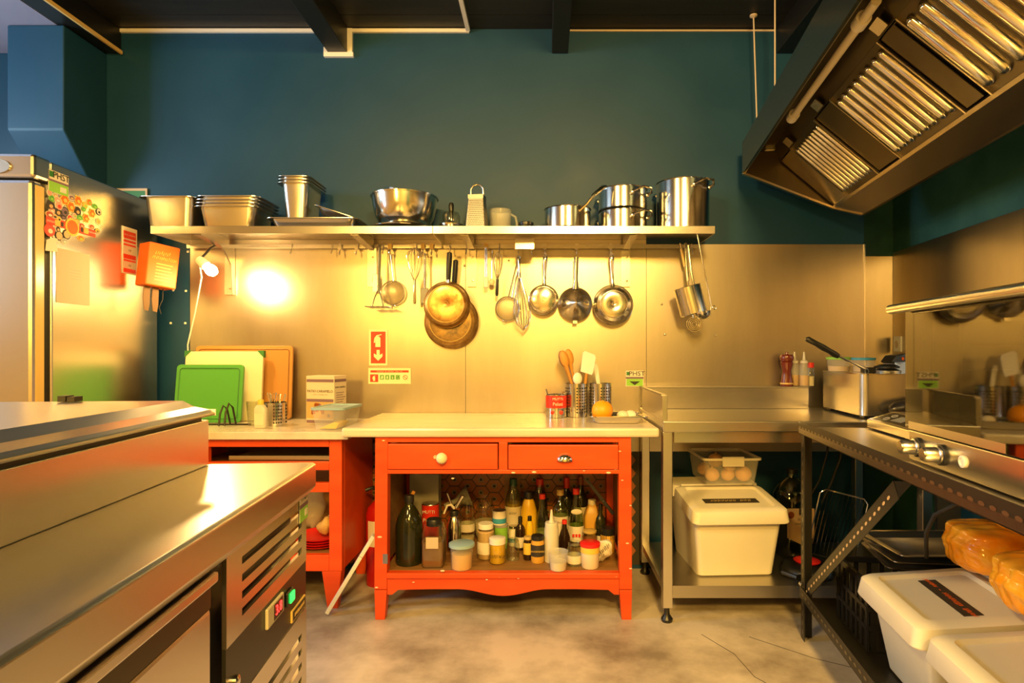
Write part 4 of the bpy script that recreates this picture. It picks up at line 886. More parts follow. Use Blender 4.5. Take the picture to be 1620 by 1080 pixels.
# local frame of a side item: x along depth, -y outwards
def frect(o, name, w_, h_, mat, x=0, z=0, y=0, dy=.001, rot=0):
    c, s_ = math.cos(rot), math.sin(rot)
    return obj(name, MB().prism([(x+c*a-s_*b,z+s_*a+c*b) for a, b in ((-w_/2,-h_/2),(w_/2,-h_/2),(w_/2,h_/2),(-w_/2,h_/2))],-y-dy,-y,'y'), M[mat], o)
o, q = fthing('control_sticker','PHST control sticker high on the fridge side','sticker',92,290); frect(o,'panel',.10,.085,'label_w')
frect(o,'green_band',.094,.040,'lime',0,-.021,.001); frect(o,'brown_band',.10,.008,'mauve',0,.003,.001); text('PHST',.036,M['ink'],o,(.012,-.0024,.026)); frect(o,'logo_mark',.018,.022,'dk_green',-.036,.027,.001); frect(o,'white_box',.03,.02,'label_w',.022,-.022,.002)
STK = 'fruit and face stickers on the fridge side'
def star(n, r0, r1): return [((r0 if i%2 else r1)*math.cos(2*PI*i/(2*n)),(r0 if i%2 else r1)*math.sin(2*PI*i/(2*n))) for i in range(2*n)]
def sticker(label, px, py, kind, r, mats, seed=0):
    r *= .8; o, q = fthing('sticker',label,'sticker',px,py,STK)
    poly = {'round':[(r*math.cos(2*PI*i/16),r*math.sin(2*PI*i/16)) for i in range(16)],'oval':[(r*1.2*math.cos(2*PI*i/16),r*.75*math.sin(2*PI*i/16)) for i in range(16)],'flower':star(6,r*.82,r*1.08)}[kind]
    obj('backing', MB().prism(poly,-.0010,0,'y'), M[mats[0]], o)
    obj('print', MB().prism([(x*.80,z*.80) for x, z in poly],-.0014,-.0009,'y'), M[mats[1]], o)
    if len(mats) > 2: obj('print_mark', MB().prism([(x*.42+.1*r,z*.36-.15*r) for x, z in poly],-.0018,-.0013,'y'), M[mats[2]], o)
SC = 110/914
P_ = lambda x, y: (60+x*SC, 262+y*SC)
flo = ('label_y','orange_box','orange_ink'); face = ('ink','ink','tan'); gr_ = ('lime','sign_green','lime'); ov = ('label_w','rust','sand')
for (x, y, kd, r, mm, lab) in [(348,445,'flower',.030,flo,'F'),(432,540,'flower',.028,flo,'F'),(525,460,'flower',.027,flo,'F'),(708,625,'flower',.024,flo,'F'),(628,690,'flower',.024,flo,'F'),
    (160,520,'round',.026,face,'D'),(258,608,'round',.025,face,'D'),(350,605,'round',.024,('ink','mauve','ink'),'D'),(515,600,'round',.024,face,'D'),(795,605,'round',.019,('ink','label_w','ink'),'D'),
    (270,525,'round',.026,('label_w','pink','sign_red'),'P'),(255,452,'oval',.021,('label_w','pink','label_w'),'P'),(148,357,'round',.017,('label_w','pink','pink'),'P'),(415,690,'round',.019,('label_w','sign_red','label_w'),'P'),
    (225,392,'oval',.015,('label_w','tan','label_w'),'S'),(440,422,'oval',.018,('label_w','mauve','sand'),'S'),(180,588,'oval',.018,('label_w','pink','label_w'),'S'),(150,640,'oval',.022,('sand','rust','label_w'),'S'),(215,665,'oval',.018,('label_w','sand','ink'),'S'),(272,702,'round',.015,('label_w','label_y','ink'),'S'),(325,672,'oval',.018,('mauve','ink','mauve'),'S'),(478,658,'round',.015,('label_w','pink','lime'),'S'),(505,735,'oval',.017,('orange_box','orange_ink','sand'),'S'),(570,785,'oval',.018,ov,'S'),(703,805,'oval',.018,ov,'S'),(775,855,'oval',.016,('ink','label_y','ink'),'S'),(790,735,'round',.018,('label_w','orange_ink','tan'),'S'),(258,835,'round',.017,('label_w','ink','sand'),'S'),(345,993,'oval',.019,('label_w','grey','label_w'),'S'),
    (175,430,'round',.018,gr_,'G'),(615,520,'round',.018,('label_y','orange_ink','lime'),'G'),(600,570,'round',.014,gr_,'G'),(672,480,'round',.017,('orange_ink','orange_box','lime'),'G'),(745,535,'oval',.018,gr_,'G'),(540,680,'oval',.020,gr_,'G'),(500,775,'round',.014,gr_,'G'),(560,955,'oval',.020,('orange_ink','orange_box','lime'),'G'),
    (275,920,'round',.024,('ink','sand','sand'),'K'),(375,905,'round',.024,('ink','sand','sand'),'K'),(150,845,'round',.032,('sign_red','sign_red','label_w'),'R')]:
    LB = {'F':'orange flower-shaped sticker on the fridge side','D':'dark round face sticker on the fridge side','P':'pinkish round sticker on the fridge side','S':'small oval label sticker on the fridge side','G':'green and orange fruit sticker on the fridge side','K':'tan disc magnet under the red sticker strip','R':'plain red round sticker under the strip, by the door'}[lab]
    sticker(LB,*P_(x,y),kd,r,mm)
o, q = fthing('sticker_strip','long red sticker strip with round orange centre on fridge','sticker',*P_(445,808)); frect(o,'band',.26,.030,'sign_red',rot=R(-1)); obj('emblem', MB().prism([(.036*math.cos(2*PI*i/20),.036*math.sin(2*PI*i/20)) for i in range(20)],-.002,-.001,'y'), M['label_y'], o); obj('emblem_print', MB().prism([(.028*math.cos(2*PI*i/20),.028*math.sin(2*PI*i/20)) for i in range(20)],-.0026,-.002,'y'), M['orange_box'], o)
for sx in (-1,1): frect(o,'strip_mark',.025,.022,'orange_ink',sx*.075,0,.001); frect(o,'strip_mark',.012,.018,'ink',sx*.052,0,.001); text('~~~~~~',.013,M['label_w'],o,(sx*.108,-.0024,0))
o, q = fthing('torn_sticker','pale torn sticker below the red round one','sticker',*P_(175,1030)); obj('scrap', MB().prism([(-.03,-.03),(.03,-.025),(.022,.01),(.032,.028),(0,.024),(-.024,.012)],-.001,0,'y'), M['label_w'], o)
o, q = fthing('paper_sheet','plain tan paper sheet taped to the fridge side','paper',116,439); frect(o,'sheet',.178,.215,'paper',0,0,0,.0006)
for k in range(4): frect(o,'handwriting',.06,.0014,'grey',.01,.03-.012*k,.0006,.0003)
o, q = fthing('fire_notice','red and cream notice card on fridge side beside orange box','notice',204.5,397); frect(o,'card',.105,.215,'label_w',0,0,0,.001)
for z_, hh in ((.072,.034),(.043,.010),(.026,.008),(-.028,.020),(-.046,.008),(-.092,.018)): frect(o,'red_bar',.084,hh,'sign_red',0,z_,.001)
text('~~~~~ ~~~~~~~~',.010,M['label_w'],o,(0,-.0024,.072)); text('~~',.016,M['ink'],o,(0,-.0016,.002)); text('~~',.016,M['ink'],o,(0,-.0016,-.068))
# orange fire blanket box
q = pix(240,448,2.74); o = thing('orange_case','bright orange printed case with hanging straps on fridge side','box',(-1.862,2.70,EYE+(CY-450)*2.70/FPX),(0,R(6),R(58)))
w_, dd, hh = .135, .10, .20
obj('case', MB().box(0,w_,-dd/2,dd/2,0,hh), M['orange_box'], o, bevel=.006)
text('~~~~',.030,M['orange_ink'],o,(w_*.45,-dd/2-.001,hh*.78)); text('~~~~~~~',.028,M['orange_ink'],o,(w_*.52,-dd/2-.001,hh*.66))
for k in range(6): obj('printed_line', MB().box(w_*.28,w_*(.75+.06*(k%2)),-dd/2-.0008,-dd/2-.0002,hh*.14+k*.015,hh*.14+k*.015+.004), M['orange_ink'], o)
for xx in (.018,.055): obj('strap', MB().prism([(xx,.002),(xx+.026,.002),(xx+.032,-.08),(xx+.030,-.115),(xx+.012,-.112),(xx+.002,-.06)],-.003,.003,'y'), M['strap'], o)
obj('cord', MB().tube([(w_-.035,0,.002),(w_-.03,0,-.05),(w_-.042,0,-.09),(w_-.03,0,-.12)],.0016,6), M['ink'], o, True)
# things on top of the fridge
o = thing('steel_tray','dark steel tray lying on top of the fridge','tray',(-2.42,2.42,FH+.002)); obj('tray', MB().hexa([(-.2,-.12,.0),(.26,-.12,0),(.26,.12,0),(-.2,.12,0)],[(-.2,-.14,.012),(.28,-.14,.012),(.28,.14,.012),(-.2,.14,.012)]), M['steel_dull'], o); obj('handle', MB().tube([(.2,.10,.012),(.2,.10,.05),(-.1,.10,.10),(-.1,.10,.012)],.006,8), M['steel_dull'], o, True)
o = thing('white_bowl','white bowl on the tray above the fridge','bowl',(-2.30,2.36,FH+.016)); on_lathe(vessel([(0,0),(.03,0),(.06,.03),(.07,.055)],.003),'white',o,'bowl',24)

# ------------------------------------------------------------ refrigerated prep counter
PR = math.atan(.09)
o = prep = thing('prep_counter','refrigerated steel prep counter with raised lid and vented control panel','prep counter',(-.49,1.262,0),PR)
L_ = 1.75; PW = .72; WZ = .872
obj('body', MB().box(-PW,-.06,-L_,-.03,.10,.82), M['steel_dull'], o); obj('plinth', MB().box(-PW+.04,-.08,-L_+.05,-.05,0,.10), M['black'], o)
obj('worktop', MB().prism([(-.02,.800),(0,.822),(0,WZ-.004),(-.006,WZ),(-PW,WZ),(-PW,.822),(-.055,.822),(-.055,.800)],-L_,0,'y'), M['steel_top'], o, bevel=.002)
# raised section with rim and lid
obj('raised_box', MB().box(-PW,-.215,-L_,-.012,WZ+.0005,WZ+.095), M['steel'], o, bevel=.002)
obj('shadow_gap', MB().box(-PW+.01,-.225,-L_+.01,-.022,WZ+.095,WZ+.104), M['black'], o)
rim = [(-.205,WZ+.104),(-.205,WZ+.110),(-.215,WZ+.116),(-.245,WZ+.122),(-.27,WZ+.135),(-PW,WZ+.135),(-PW,WZ+.104)]
obj('lid', MB().prism(rim,-L_,-.004,'y'), M['steel_top'], o, bevel=.003)
obj('lid_end', MB().box(-.24,-.206,-.0035,.0,WZ+.103,WZ+.116), M['white'], o)
hg = obj('hinge', MB().box(-.50,-.485,-.03,-.005,WZ+.136,WZ+.148).box(-.482,-.468,-.03,-.005,WZ+.136,WZ+.146), M['black_m'], o)
# front: doors and vent panel
xf = -.022
dr = obj('door', MB().box(-.058,xf,-1.02,-.425,.13,.745), M['steel'], o, bevel=.006)
obj('handle_recess', MB().prism([(xf-.001,.745),(xf-.001,.785),(-.058,.80),(-.058,.745)],-1.02,-.425,'y'), M['hood_dark'], dr)
obj('handle_lip', MB().box(-.04,-.012,-1.02,-.425,.782,.797), M['steel'], dr, bevel=.003)
dr = obj('door', MB().box(-.058,xf,-L_+.04,-1.035,.13,.745), M['steel'], o, bevel=.006)
obj('handle_lip', MB().box(-.04,-.012,-L_+.04,-1.035,.782,.797), M['steel'], dr, bevel=.003)
obj('mullion', MB().box(-.058,-.04,-.425,-.385,.10,.80), M['black'], o)
y0, y1 = -.385, -.005
def slats(z0, z1, slots, mat='steel'):
    zz = [z0]+[q for s_ in slots for q in s_]+[z1]
    for i in range(0,len(zz),2):
        obj('slat', MB().box(-.026,xf+.003,y0+.055,y1-.03,zz[i],zz[i+1]), M[mat], o)
    obj('panel_edge', MB().box(-.026,xf+.003,y0,y0+.055,z0,z1), M[mat], o); obj('panel_edge', MB().box(-.026,xf+.003,y1-.03,y1,z0,z1), M[mat], o)
slats(.664,.815,[(.690,.702),(.717,.729),(.744,.756),(.772,.784)])
slats(.10,.563,[(.12+.030*k,.132+.030*k) for k in range(14)])
obj('dark_interior_sheet', MB().box(-.056,-.052,y0,y1,.10,.815), M['black'], o)  # black sheet put in for the unlit interior behind the slots
cp = obj('control_strip', MB().box(-.026,xf+.002,y0,y1,.563,.664), M['black'], o)
def pside(px, py, off=xf+.003):
    PM = Matrix.LocRotScale(Vector((-.49,1.262,0)), Euler((0,0,PR)), None); return PM.inverted() @ hit(px,py,PM @ Vector((off,0,0)),PM.to_3x3() @ Vector((1,0,0)))
c = pside(433,965); xs = xf+.002
obj('display_frame', MB().box(xs,xs+.006,c.y-.040,c.y+.040,c.z-.018,c.z+.018), M['lcd'], cp, bevel=.002); obj('display_window', MB().box(xs+.006,xs+.0066,c.y-.012,c.y+.032,c.z-.014,c.z+.014), M['led_dark'], cp)
text('3.8',.026,M['red_led'],cp,(xs+.0072,c.y+.010,c.z),(PI/2,0,PI/2),'red_digits',sx=1.05)
c = pside(457,944); obj('rocker_bezel', MB().box(xs,xs+.005,c.y-.018,c.y+.018,c.z-.014,c.z+.014), M['black'], cp, bevel=.002); obj('rocker_switch', MB().box(xs+.005,xs+.009,c.y-.010,c.y+.014,c.z-.010,c.z+.010), M['green_led'], cp, bevel=.002)
c = pside(471,962); obj('name_plate', MB().box(xs,xs+.004,c.y-.042,c.y+.042,c.z-.012,c.z+.012), M['gold'], cp, bevel=.001); obj('name_field', MB().box(xs+.004,xs+.0045,c.y-.038,c.y+.038,c.z-.009,c.z+.009), M['ink'], cp); text('~~~~~~~~',.014,M['brass'],cp,(xs+.005,c.y,c.z),(PI/2,0,PI/2))
c = pside(372,1051); m_ = MB(); m_.M = Matrix.Translation((xs,c.y,.60)) @ Matrix.Rotation(PI/2,4,'Y'); m_.lathe([(.010,0),(.010,.005),(.006,.007),(0,.007)],16); obj('key_lock', m_, M['chrome'], cp, True)
c = pside(478,790); o2 = thing('control_sticker','PHST control sticker on the prep counter vent panel','sticker',tuple(Matrix.LocRotScale(Vector((-.49,1.262,0)), Euler((0,0,PR)), None) @ Vector((xf+.0042,c.y+.004,c.z-.016))),(0,0,PR+PI/2))
obj('panel', MB().box(-.026,.026,-.001,0,-.028,.032), M['label_w'], o2); obj('green_band', MB().box(-.026,.026,-.0014,-.0011,-.028,.0), M['lime'], o2); obj('brown_band', MB().box(-.026,.026,-.0014,-.0011,.0,.008), M['mauve'], o2); text('PHST',.018,M['ink'],o2,(.005,-.0014,.02)); obj('white_box', MB().box(.004,.02,-.002,-.0015,-.02,-.006), M['label_w'], o2)

# ------------------------------------------------------------ corner steel worktop
UX0, UX1, UY = .488, 1.60, 2.385
o = thing('corner_worktop','steel corner worktop with upstand and low shelf','worktop unit',(UX0,UY,0))
ux = UX1-UX0; uy = 2.985-UY
obj('top', MB().box(0,ux,0,uy,.782,.826), M['steel_top'], o, bevel=.004)
obj('under_rail', MB().box(.05,ux,.03,.05,.735,.780), M['steel_h'], o)
obj('upstand', MB().prism([(uy-.085,.826),(uy,.826),(uy,.932),(uy-.085,.932),(uy-.085,.918)],.03,.825,'x'), M['steel_h'], o, bevel=.003)
obj('upstand_cap', MB().box(.0,.825,uy-.09,uy,.932,.936), M['steel_dull'], o)
obj('side_upstand', MB().box(0,.006,.02,uy-.09,.826,.930), M['steel'], o); obj('side_post', MB().box(-.004,.018,.004,.022,.826,.932), M['steel'], o, bevel=.002)
obj('side_cap', MB().box(-.006,.012,.02,uy-.09,.930,.936), M['steel_dull'], o)
for x, y in ((.0,.01),(.0,uy-.07),(ux-.05,.01),(ux-.05,uy-.07)):
    lg = obj('leg', MB().box(x,x+.04,y,y+.04,.06,.782), M['steel'], o, bevel=.003); m_ = MB(); m_.M = Matrix.Translation((x+.02,y+.02,0)); m_.lathe([(0,0),(.022,0),(.024,.012),(.012,.03),(.010,.06),(0,.06)],16); obj('foot', m_, M['black'], lg, True)
obj('low_shelf', MB().box(.005,ux-.02,.02,uy-.03,.120,.150).box(.04,ux-.02,.018,.02,.10,.15), M['steel_dull'], o)
def bin_(label, loc, rot, hinge_back=True, text_=None, w_=.345, d_=.44, h_=.27):
    o = thing('storage_bin',label,'bin',loc,rot)
    rings = [[(p[0],p[1]+yo,z) for p in rrect(a_,b_,.025)] for a_,b_,z,yo in ((w_-.075,d_-.09,0,.015),(w_-.07,d_-.08,.006,.012),(w_-.022,d_-.02,h_,0))]
    obj('tub', loft(MB(),rings,True,False), M['white_bin'], o, True)
    # lid: front lip low, rising to the hinge
    zf, zb = h_+.030, h_+.065
    def ring(wa, y0_, y1_, z0_, z1_, rr=.03):
        pts = rrect(wa,y1_-y0_,rr); cy_ = (y0_+y1_)/2
        return [(p[0],p[1]+cy_,z0_+(z1_-z0_)*((p[1]+cy_-y0_)/(y1_-y0_))) for p in pts]
    yf_, yh = -d_/2-.022, d_*.16
    obj('lid', loft(MB(),[ring(w_+.015,yf_,yh,h_-.028,h_+.01),ring(w_+.018,yf_-.002,yh,h_-.024,h_+.014),ring(w_+.006,yf_+.006,yh,zf-.008,zb-.004),ring(w_-.012,yf_+.016,yh-.004,zf,zb),ring(w_-.065,yf_+.045,yh-.03,zf+.004,zb-.001,.02),ring(w_-.080,yf_+.053,yh-.038,zf-.006,zb-.011,.018)]), M['white_bin'], o, True)
    obj('rear_lid', loft(MB(),[ring(w_+.015,yh+.004,d_/2+.012,h_+.01,h_+.03),ring(w_+.006,yh+.004,d_/2+.008,zb-.002,zb+.006)]), M['white_bin'], o, True)
    obj('hinge', MB().tube([(-w_*.42,yh+.002,zb+.001),(w_*.42,yh+.002,zb+.001)],.005,8), M['white_bin'], o, True)
    if text_:
        slope = math.atan((zb-zf)/(yh-yf_)); cy_ = (yf_+yh)/2+text_[3]; cz = zf+(zb-zf)*((cy_-yf_)/(yh-yf_))-.0095
        st, tm, wid, _, size = text_
        m_ = MB(); m_.M = Matrix.Translation((0,cy_,cz+.001)) @ Matrix.Rotation(slope,4,'X'); m_.box(-wid/2,wid/2,-.024,.024,-.0008,.0008); lb = obj('black_label', m_, M['ink'], o)
        text(st,size,M[tm],lb,(0,cy_,cz+.0024),(slope,0,0))
    return o
bin_('ivory bin with slanted lid on the corner worktop shelf',(px_(1150,2.60),2.672,.1505),R(3),True,('~~~~~~~ ~~~','gold',.24,-.02,.030),w_=.40)
# clear box of onions standing on the bin lid
o = thing('onion_box','clear clip box of onions on the ivory bin lid','box',(px_(1144,2.78),2.79,.1505+.355),R(2))
obj('tub', loft(MB(),[[(p[0],p[1],z) for p in rrect(a_,b_,.02)] for a_,b_,z in ((.225,.24,0),(.255,.27,.115))],True,False), M['plastic_clear'], o, True)
obj('rim', loft(MB(),[[(p[0],p[1],z) for p in rrect(a_,b_,.022)] for a_,b_,z in ((.256,.27,.110),(.272,.288,.112),(.272,.288,.122),(.256,.272,.122))],False,False), M['plastic_milk'], o, True)
obj('clip', MB().box(-.05,.05,-.150,-.138,.085,.13), M['plastic_milk'], o, bevel=.004)
for k, (x, y, r_) in enumerate([(-.07,-.07,.034),(.075,-.07,.038),(.005,-.06,.032),(-.03,.01,.036),(.05,.02,.033),(.01,-.075,.028),(-.07,.06,.034),(.06,.085,.035)]):
    z_ = .508+r_*.95 + (.048 if k in (5,3) else 0)
    t = thing('onion','papery brown onion inside the clear clip box','onion',(px_(1144,2.78)+x,2.79+y,z_-r_*.9),group='onions in the clear box')
    obj('bulb', MB().ball((0,0,r_*.9),r_,r_,r_*.92,16,10), M['onion'], t, True); obj('neck', MB().tube([(0,0,r_*1.7),(0,0,r_*2.0)],[.006,.003],6), M['ginger'], t, True)
# demijohn, black pan with red, wire rack, trays
o = thing('oil_canister','big clear canister of sunflower oil with printed label behind the bin','canister',(px_(1256,2.78),2.80,.1505))
on_lathe([(0,0),(.085,0),(.09,.01),(.088,.05),(.09,.09),(.09,.24),(.085,.29),(.055,.335),(.022,.36),(.022,.38)],'glass_g',o,'body'); on_lathe([(0,.002),(.084,.002),(.087,.2),(0,.2)],'oil_dark',o,'contents'); on_lathe([(0,.38),(.025,.38),(.025,.40),(0,.402)],'black',o,'cap')
obj('label_sheet', MB().prism([(-.062,.10),(.0,.07),(.062,.10),(.062,.235),(-.062,.235)],-.0945,-.0925,'y'), M['sand'], o); text('~~~~',.022,M['ink'],o,(.01,-.0952,.185)); text('~~~~~~~~',.017,M['ink'],o,(.01,-.0952,.165)); obj('printed_sunflower', MB().ball((-.045,-.094,.205),.018,.0012,.018,10,6), M['jam'], o)
obj('printed_badge', MB().box(-.008,.012,-.0955,-.0945,.205,.235), M['ink'], o)
o = thing('waffle_iron','round black cooker lid with red plate on the low shelf','appliance',(px_(1280,2.52),2.54,.1505))
on_lathe([(0,0),(.105,0),(.11,.012),(.105,.03),(.085,.045),(0,.05)],'black',o,'body',36); on_lathe([(0,.050),(.05,.050),(.055,.056),(.045,.060),(0,.061)],'red_plastic',o,'red_plate',28); obj('handle', MB().tube([(-.105,-.02,.02),(-.125,-.05,.022),(-.09,-.105,.022),(-.06,-.09,.02)],.010,8), M['black'], o, True)
o = thing('wire_rack','bent chrome wire rack leaning under the black table','rack',(px_(1318,2.62),2.66,.154),(0,R(12),R(-15)))
fr_ = [(-.10,0,.02),(-.10,0,.30),(-.08,0,.32),(.08,0,.32),(.10,0,.30),(.10,0,.02)]
obj('frame', MB().tube(fr_,.0035,6,True), M['chrome'], o, True)
for k in range(11): obj('bar', MB().tube([(-.083+.0166*k,0,.02),(-.083+.0166*k,0,.318)],.0018,5), M['chrome'], o, True)

# on the ledge: mill, squeeze bottles, red-capped bottle
LE = .937
o = thing('pepper_mill','dark red wooden pepper mill on the corner upstand','pepper mill',(px_(1244,2.94),2.935,LE)); on_lathe([(0,0),(.030,0),(.031,.018),(.024,.05),(.021,.08),(.029,.108),(.030,.12),(.026,.124),(.031,.128),(.034,.145),(.028,.158),(.010,.160),(.008,.170),(0,.172)],'dark_mill',o,'body',28); on_lathe([(.0312,.010),(.0322,.014),(.0312,.018)],'gold',o,'ring',24)
for k, (px, lab) in enumerate(((1259,'slim sauce bottle with clear nozzle right behind the pepper mill'),(1270,'half-full sauce bottle with clear nozzle between mill and red cap'))):
    o = thing('sauce_bottle',lab,'bottle',(px_(px,2.94),2.955-.03*k,LE)); on_lathe([(0,0),(.022,0),(.0235,.004),(.0235,.105),(.018,.118)],'plastic_clear',o,'body',20); on_lathe([(0,.002),(.021,.003),(.0215,.055),(0,.055)],'amber',o,'contents',20); on_lathe([(.019,.116),(.019,.126),(.008,.132),(.003,.172),(0,.172)],'plastic_milk',o,'nozzle',14)
o = thing('salt_bottle','little glass shaker bottle with red cap on the upstand','shaker',(px_(1281,2.94),2.93,LE)); on_lathe([(0,0),(.019,0),(.020,.004),(.019,.06),(.014,.095)],'glass',o,'body',20); on_lathe([(.016,.093),(.016,.118),(0,.119)],'cap_red',o,'cap',16); on_lathe([(0,.002),(.017,.003),(.017,.05),(0,.05)],'flour',o,'contents',16)

# ------------------------------------------------------------ black slotted-angle table at the right
RR = -math.atan(.13)
RO = Vector((1.0,2.30,0)); RM = Matrix.LocRotScale(RO, Euler((0,0,RR)), None)
RW = .84; RL = 2.5
o = btab = thing('slotted_angle_table','black slotted-angle steel table with sheet top under the oven','table',tuple(RO),RR)
obj('top', MB().box(0,RW,-RL,0,.790,.815), M['steel_dull'], o, bevel=.003)
def angle_bar(name, p, q_, holes, w_=.042, parent=None, face=(-1,0,0), n=None):
    p, q_ = Vector(p), Vector(q_); d = (q_-p); L0 = d.length; d.normalize(); fv = Vector(face).normalized(); sv = d.cross(fv).normalized()
    m_ = MB(); t = .0025
    def slab(c0, u, v, wu, wv):
        vs = []
        for e in (p,q_):
            for a, b in ((0,0),(1,0),(1,1),(0,1)): vs.append(tuple(e+u*a*wu+v*b*wv))
        m_.add(vs,[(3,2,1,0),(4,5,6,7),(0,1,5,4),(1,2,6,5),(2,3,7,6),(3,0,4,7)])
    slab(p,sv,-fv,w_,t); slab(p,-fv,sv,w_,t)
    b = obj(name, m_, M['black_m'], parent)
    if holes:
        h_ = MB(); k = 0
        while .03+k*.036 < L0-.02:
            c = p+d*(.03+k*.036)+sv*w_*.52+fv*.0006; q = .008 if holes == 1 else .0075
            h_.add([tuple(c+d*q*1.35*math.cos(a)+sv*q*.62*math.sin(a)) for a in [2*PI*j/10 for j in range(10)]],[tuple(range(10))]); k += 1
        obj('slots', h_, M['holes'] if holes == 1 else M['sand'], b)
    return b
angle_bar('front_rail',(0,-RL,.790),(0,0,.790),1,.05,o,(-1,0,0))
angle_bar('front_rail',(-.001,-RL,.155),(-.001,-.02,.155),1,.045,o,(-1,0,0))
for x, y in ((.004,-.02),(RW-.05,-.02),(RW-.05,-RL+.05)):
    angle_bar('post',(x,y,0),(x,y,.789),1,.04,o,(-1,0,0) if x < .1 else (0,-1,0))
angle_bar('brace',(.01,-.03,.20),(.01,-.78,.775),2,.05,o,(-1,0,0))
obj('low_shelf', MB().box(.006,RW,-RL,-.025,.150,.157), M['black_m'], o)
obj('bolt', MB().ball((-.002,-.04,.215),.009,.009,.009,10,6), M['chrome'], o)
def rthing(name, label, cat, x, y, z, rot=0, group=None): return thing(name,label,cat,tuple(RM @ Vector((x,y,z))),(0,0,RR+rot),group)
# bins on the low shelf: their fronts face the room (-x), long lid edge along y
def rbin(label, x, y, txt): 
    p = RM @ Vector((x,y,.158)); return bin_(label,tuple(p),RR-PI/2,True,txt,w_=.36,d_=.46,h_=.235)
rbin('ivory lidded bin with handwritten black label under the oven table',.285,-.66,('~~~~~ - ~~~~~~~ ~~~~','orange_box',.235,.01,.023))
rbin('second ivory lidded bin next to the handwritten one, under table',.290,-1.055,None)
# black plastic crate
o = rthing('plastic_crate','black slatted plastic crate behind the ivory bins','crate',.23,-.31,.158)
cw, cl, chh = .30, .26, .22
obj('floor_panel', MB().box(-cw/2,cw/2,-cl/2,cl/2,0,.006), M['black'], o); obj('rim', MB().box(-cw/2,-cw/2+.012,-cl/2,cl/2,chh-.02,chh).box(cw/2-.012,cw/2,-cl/2,cl/2,chh-.02,chh).box(-cw/2,cw/2,-cl/2,-cl/2+.012,chh-.02,chh).box(-cw/2,cw/2,cl/2-.012,cl/2,chh-.02,chh), M['black'], o)
for k in range(7):
    t = -cl/2+.008+k*(cl-.016)/6
    for sx in (-1,1): obj('slat', MB().box(sx*cw/2-(.006 if sx>0 else 0),sx*cw/2+(.006 if sx<0 else 0),t-.008,t+.008,.006,chh-.02), M['black'], o)
for k in range(7):
    t = -cw/2+.02+k*(cw-.04)/6
    for sy in (-1,1): obj('slat', MB().box(t-.008,t+.008,sy*cl/2-(.006 if sy>0 else 0),sy*cl/2+(.006 if sy<0 else 0),.006,chh-.02), M['black'], o)
for zz in (.07,.13): obj('cross_bar', MB().box(-cw/2-.002,-cw/2,-cl/2,cl/2,zz,zz+.014).box(-cw/2,cw/2,-cl/2-.002,-cl/2,zz,zz+.014), M['black'], o)
for k in range(3):
    t = rthing('baking_tray',['lowest baking tray on the black crate','middle baking tray on the black crate','topmost bright baking tray on the crate, tilted'][k],'tray',.36,-.24,.158+chh+.006+k*.026,R(6*k-4),'baking trays'); obj('tray', gn_pan_mesh(.34,.26,.016,.008,.0012,.02), M['steel'], t, True)
# orange bags
def bag(label, x, y, z, rx, ry, rz, ph, rot):
    o = rthing('bread_bag',label,'bag',x,y,z,rot)
    fn = lambda d: (1+.04*math.sin(5*d.x+ph)*math.cos(4*d.y+ph)+.025*math.sin(9*d.z+7*d.x+ph)+.018*math.sin(19*d.y+11*d.x+ph)+.015*abs(math.sin(23*d.x+13*d.z+ph)))*(abs(d.x)**6+abs(d.y)**6+abs(d.z)**6)**(-1/9)
    obj('wrap', MB().ball((0,0,rz),rx,ry,rz,64,40,fn), M['bag_orange'], o, True)
    obj('printed_patch', MB().ball((-rx*.92,ry*.3,rz*.9),.006,.014,.016,8,6), M['pink'], o); obj('twist', MB().tube([(-.0,ry*.9,rz),(-.02,ry*1.10,rz*1.1),(-.04,ry*1.22,rz*1.3)],[.022,.009,.022],8), M['bag_orange'], o, True)
    obj('bag_highlight_patch', MB().ball((-rx*.75,-ry*.3,rz*1.55),.018,.024,.004,8,6), M['label_w'], o)  # white patch painted on as a highlight of the film
ZB = .158+.235+.078
bag('orange wrapped bag of buns, farthest on the bins by the crate',.40,-.545,ZB,.125,.105,.068,.4,R(4))
bag('orange wrapped bag of buns lying nearest the bin hinge',.38,-.87,ZB,.15,.122,.072,2.1,R(-4))
bag('orange wrapped bag of buns on top of the other bags',.46,-.76,ZB+.150,.14,.15,.062,3.7,R(10))
bag('orange wrapped bag of buns at the second bin',.42,-1.175,ZB,.15,.135,.075,5.2,R(5))
o = rthing('black_cable','thick grey power cable draped over the orange bags','cable',.27,-.47,.0)
pts = [(-.02,.02,.47),(-.04,-.02,.56),(-.035,-.06,.625),(.0,-.09,.66),(.05,-.12,.70),(.09,-.13,.775)]
obj('cable', MB().tube([Vector(p) for p in pts],.006,8), M['rubber'], o, True)
o = rthing('floor_cable','two black cables hanging down the wall under the worktop','cable',.30,.55,.0)
obj('cable', MB().tube([(0,0,.75),(-.01,0,.62),(-.05,-.02,.50),(-.10,-.04,.42)],.005,8).tube([(.06,0,.75),(.05,0,.60),(.0,-.02,.48),(-.05,-.05,.40)],.006,8), M['rubber'], o, True)
o = rthing('support_panel','brown steel side panel of the wall bench beneath the black table','panel',.62,.24,.0); obj('panel', MB().box(-.0,.09,-.012,.012,0,.78), M['steel_dull'], o)

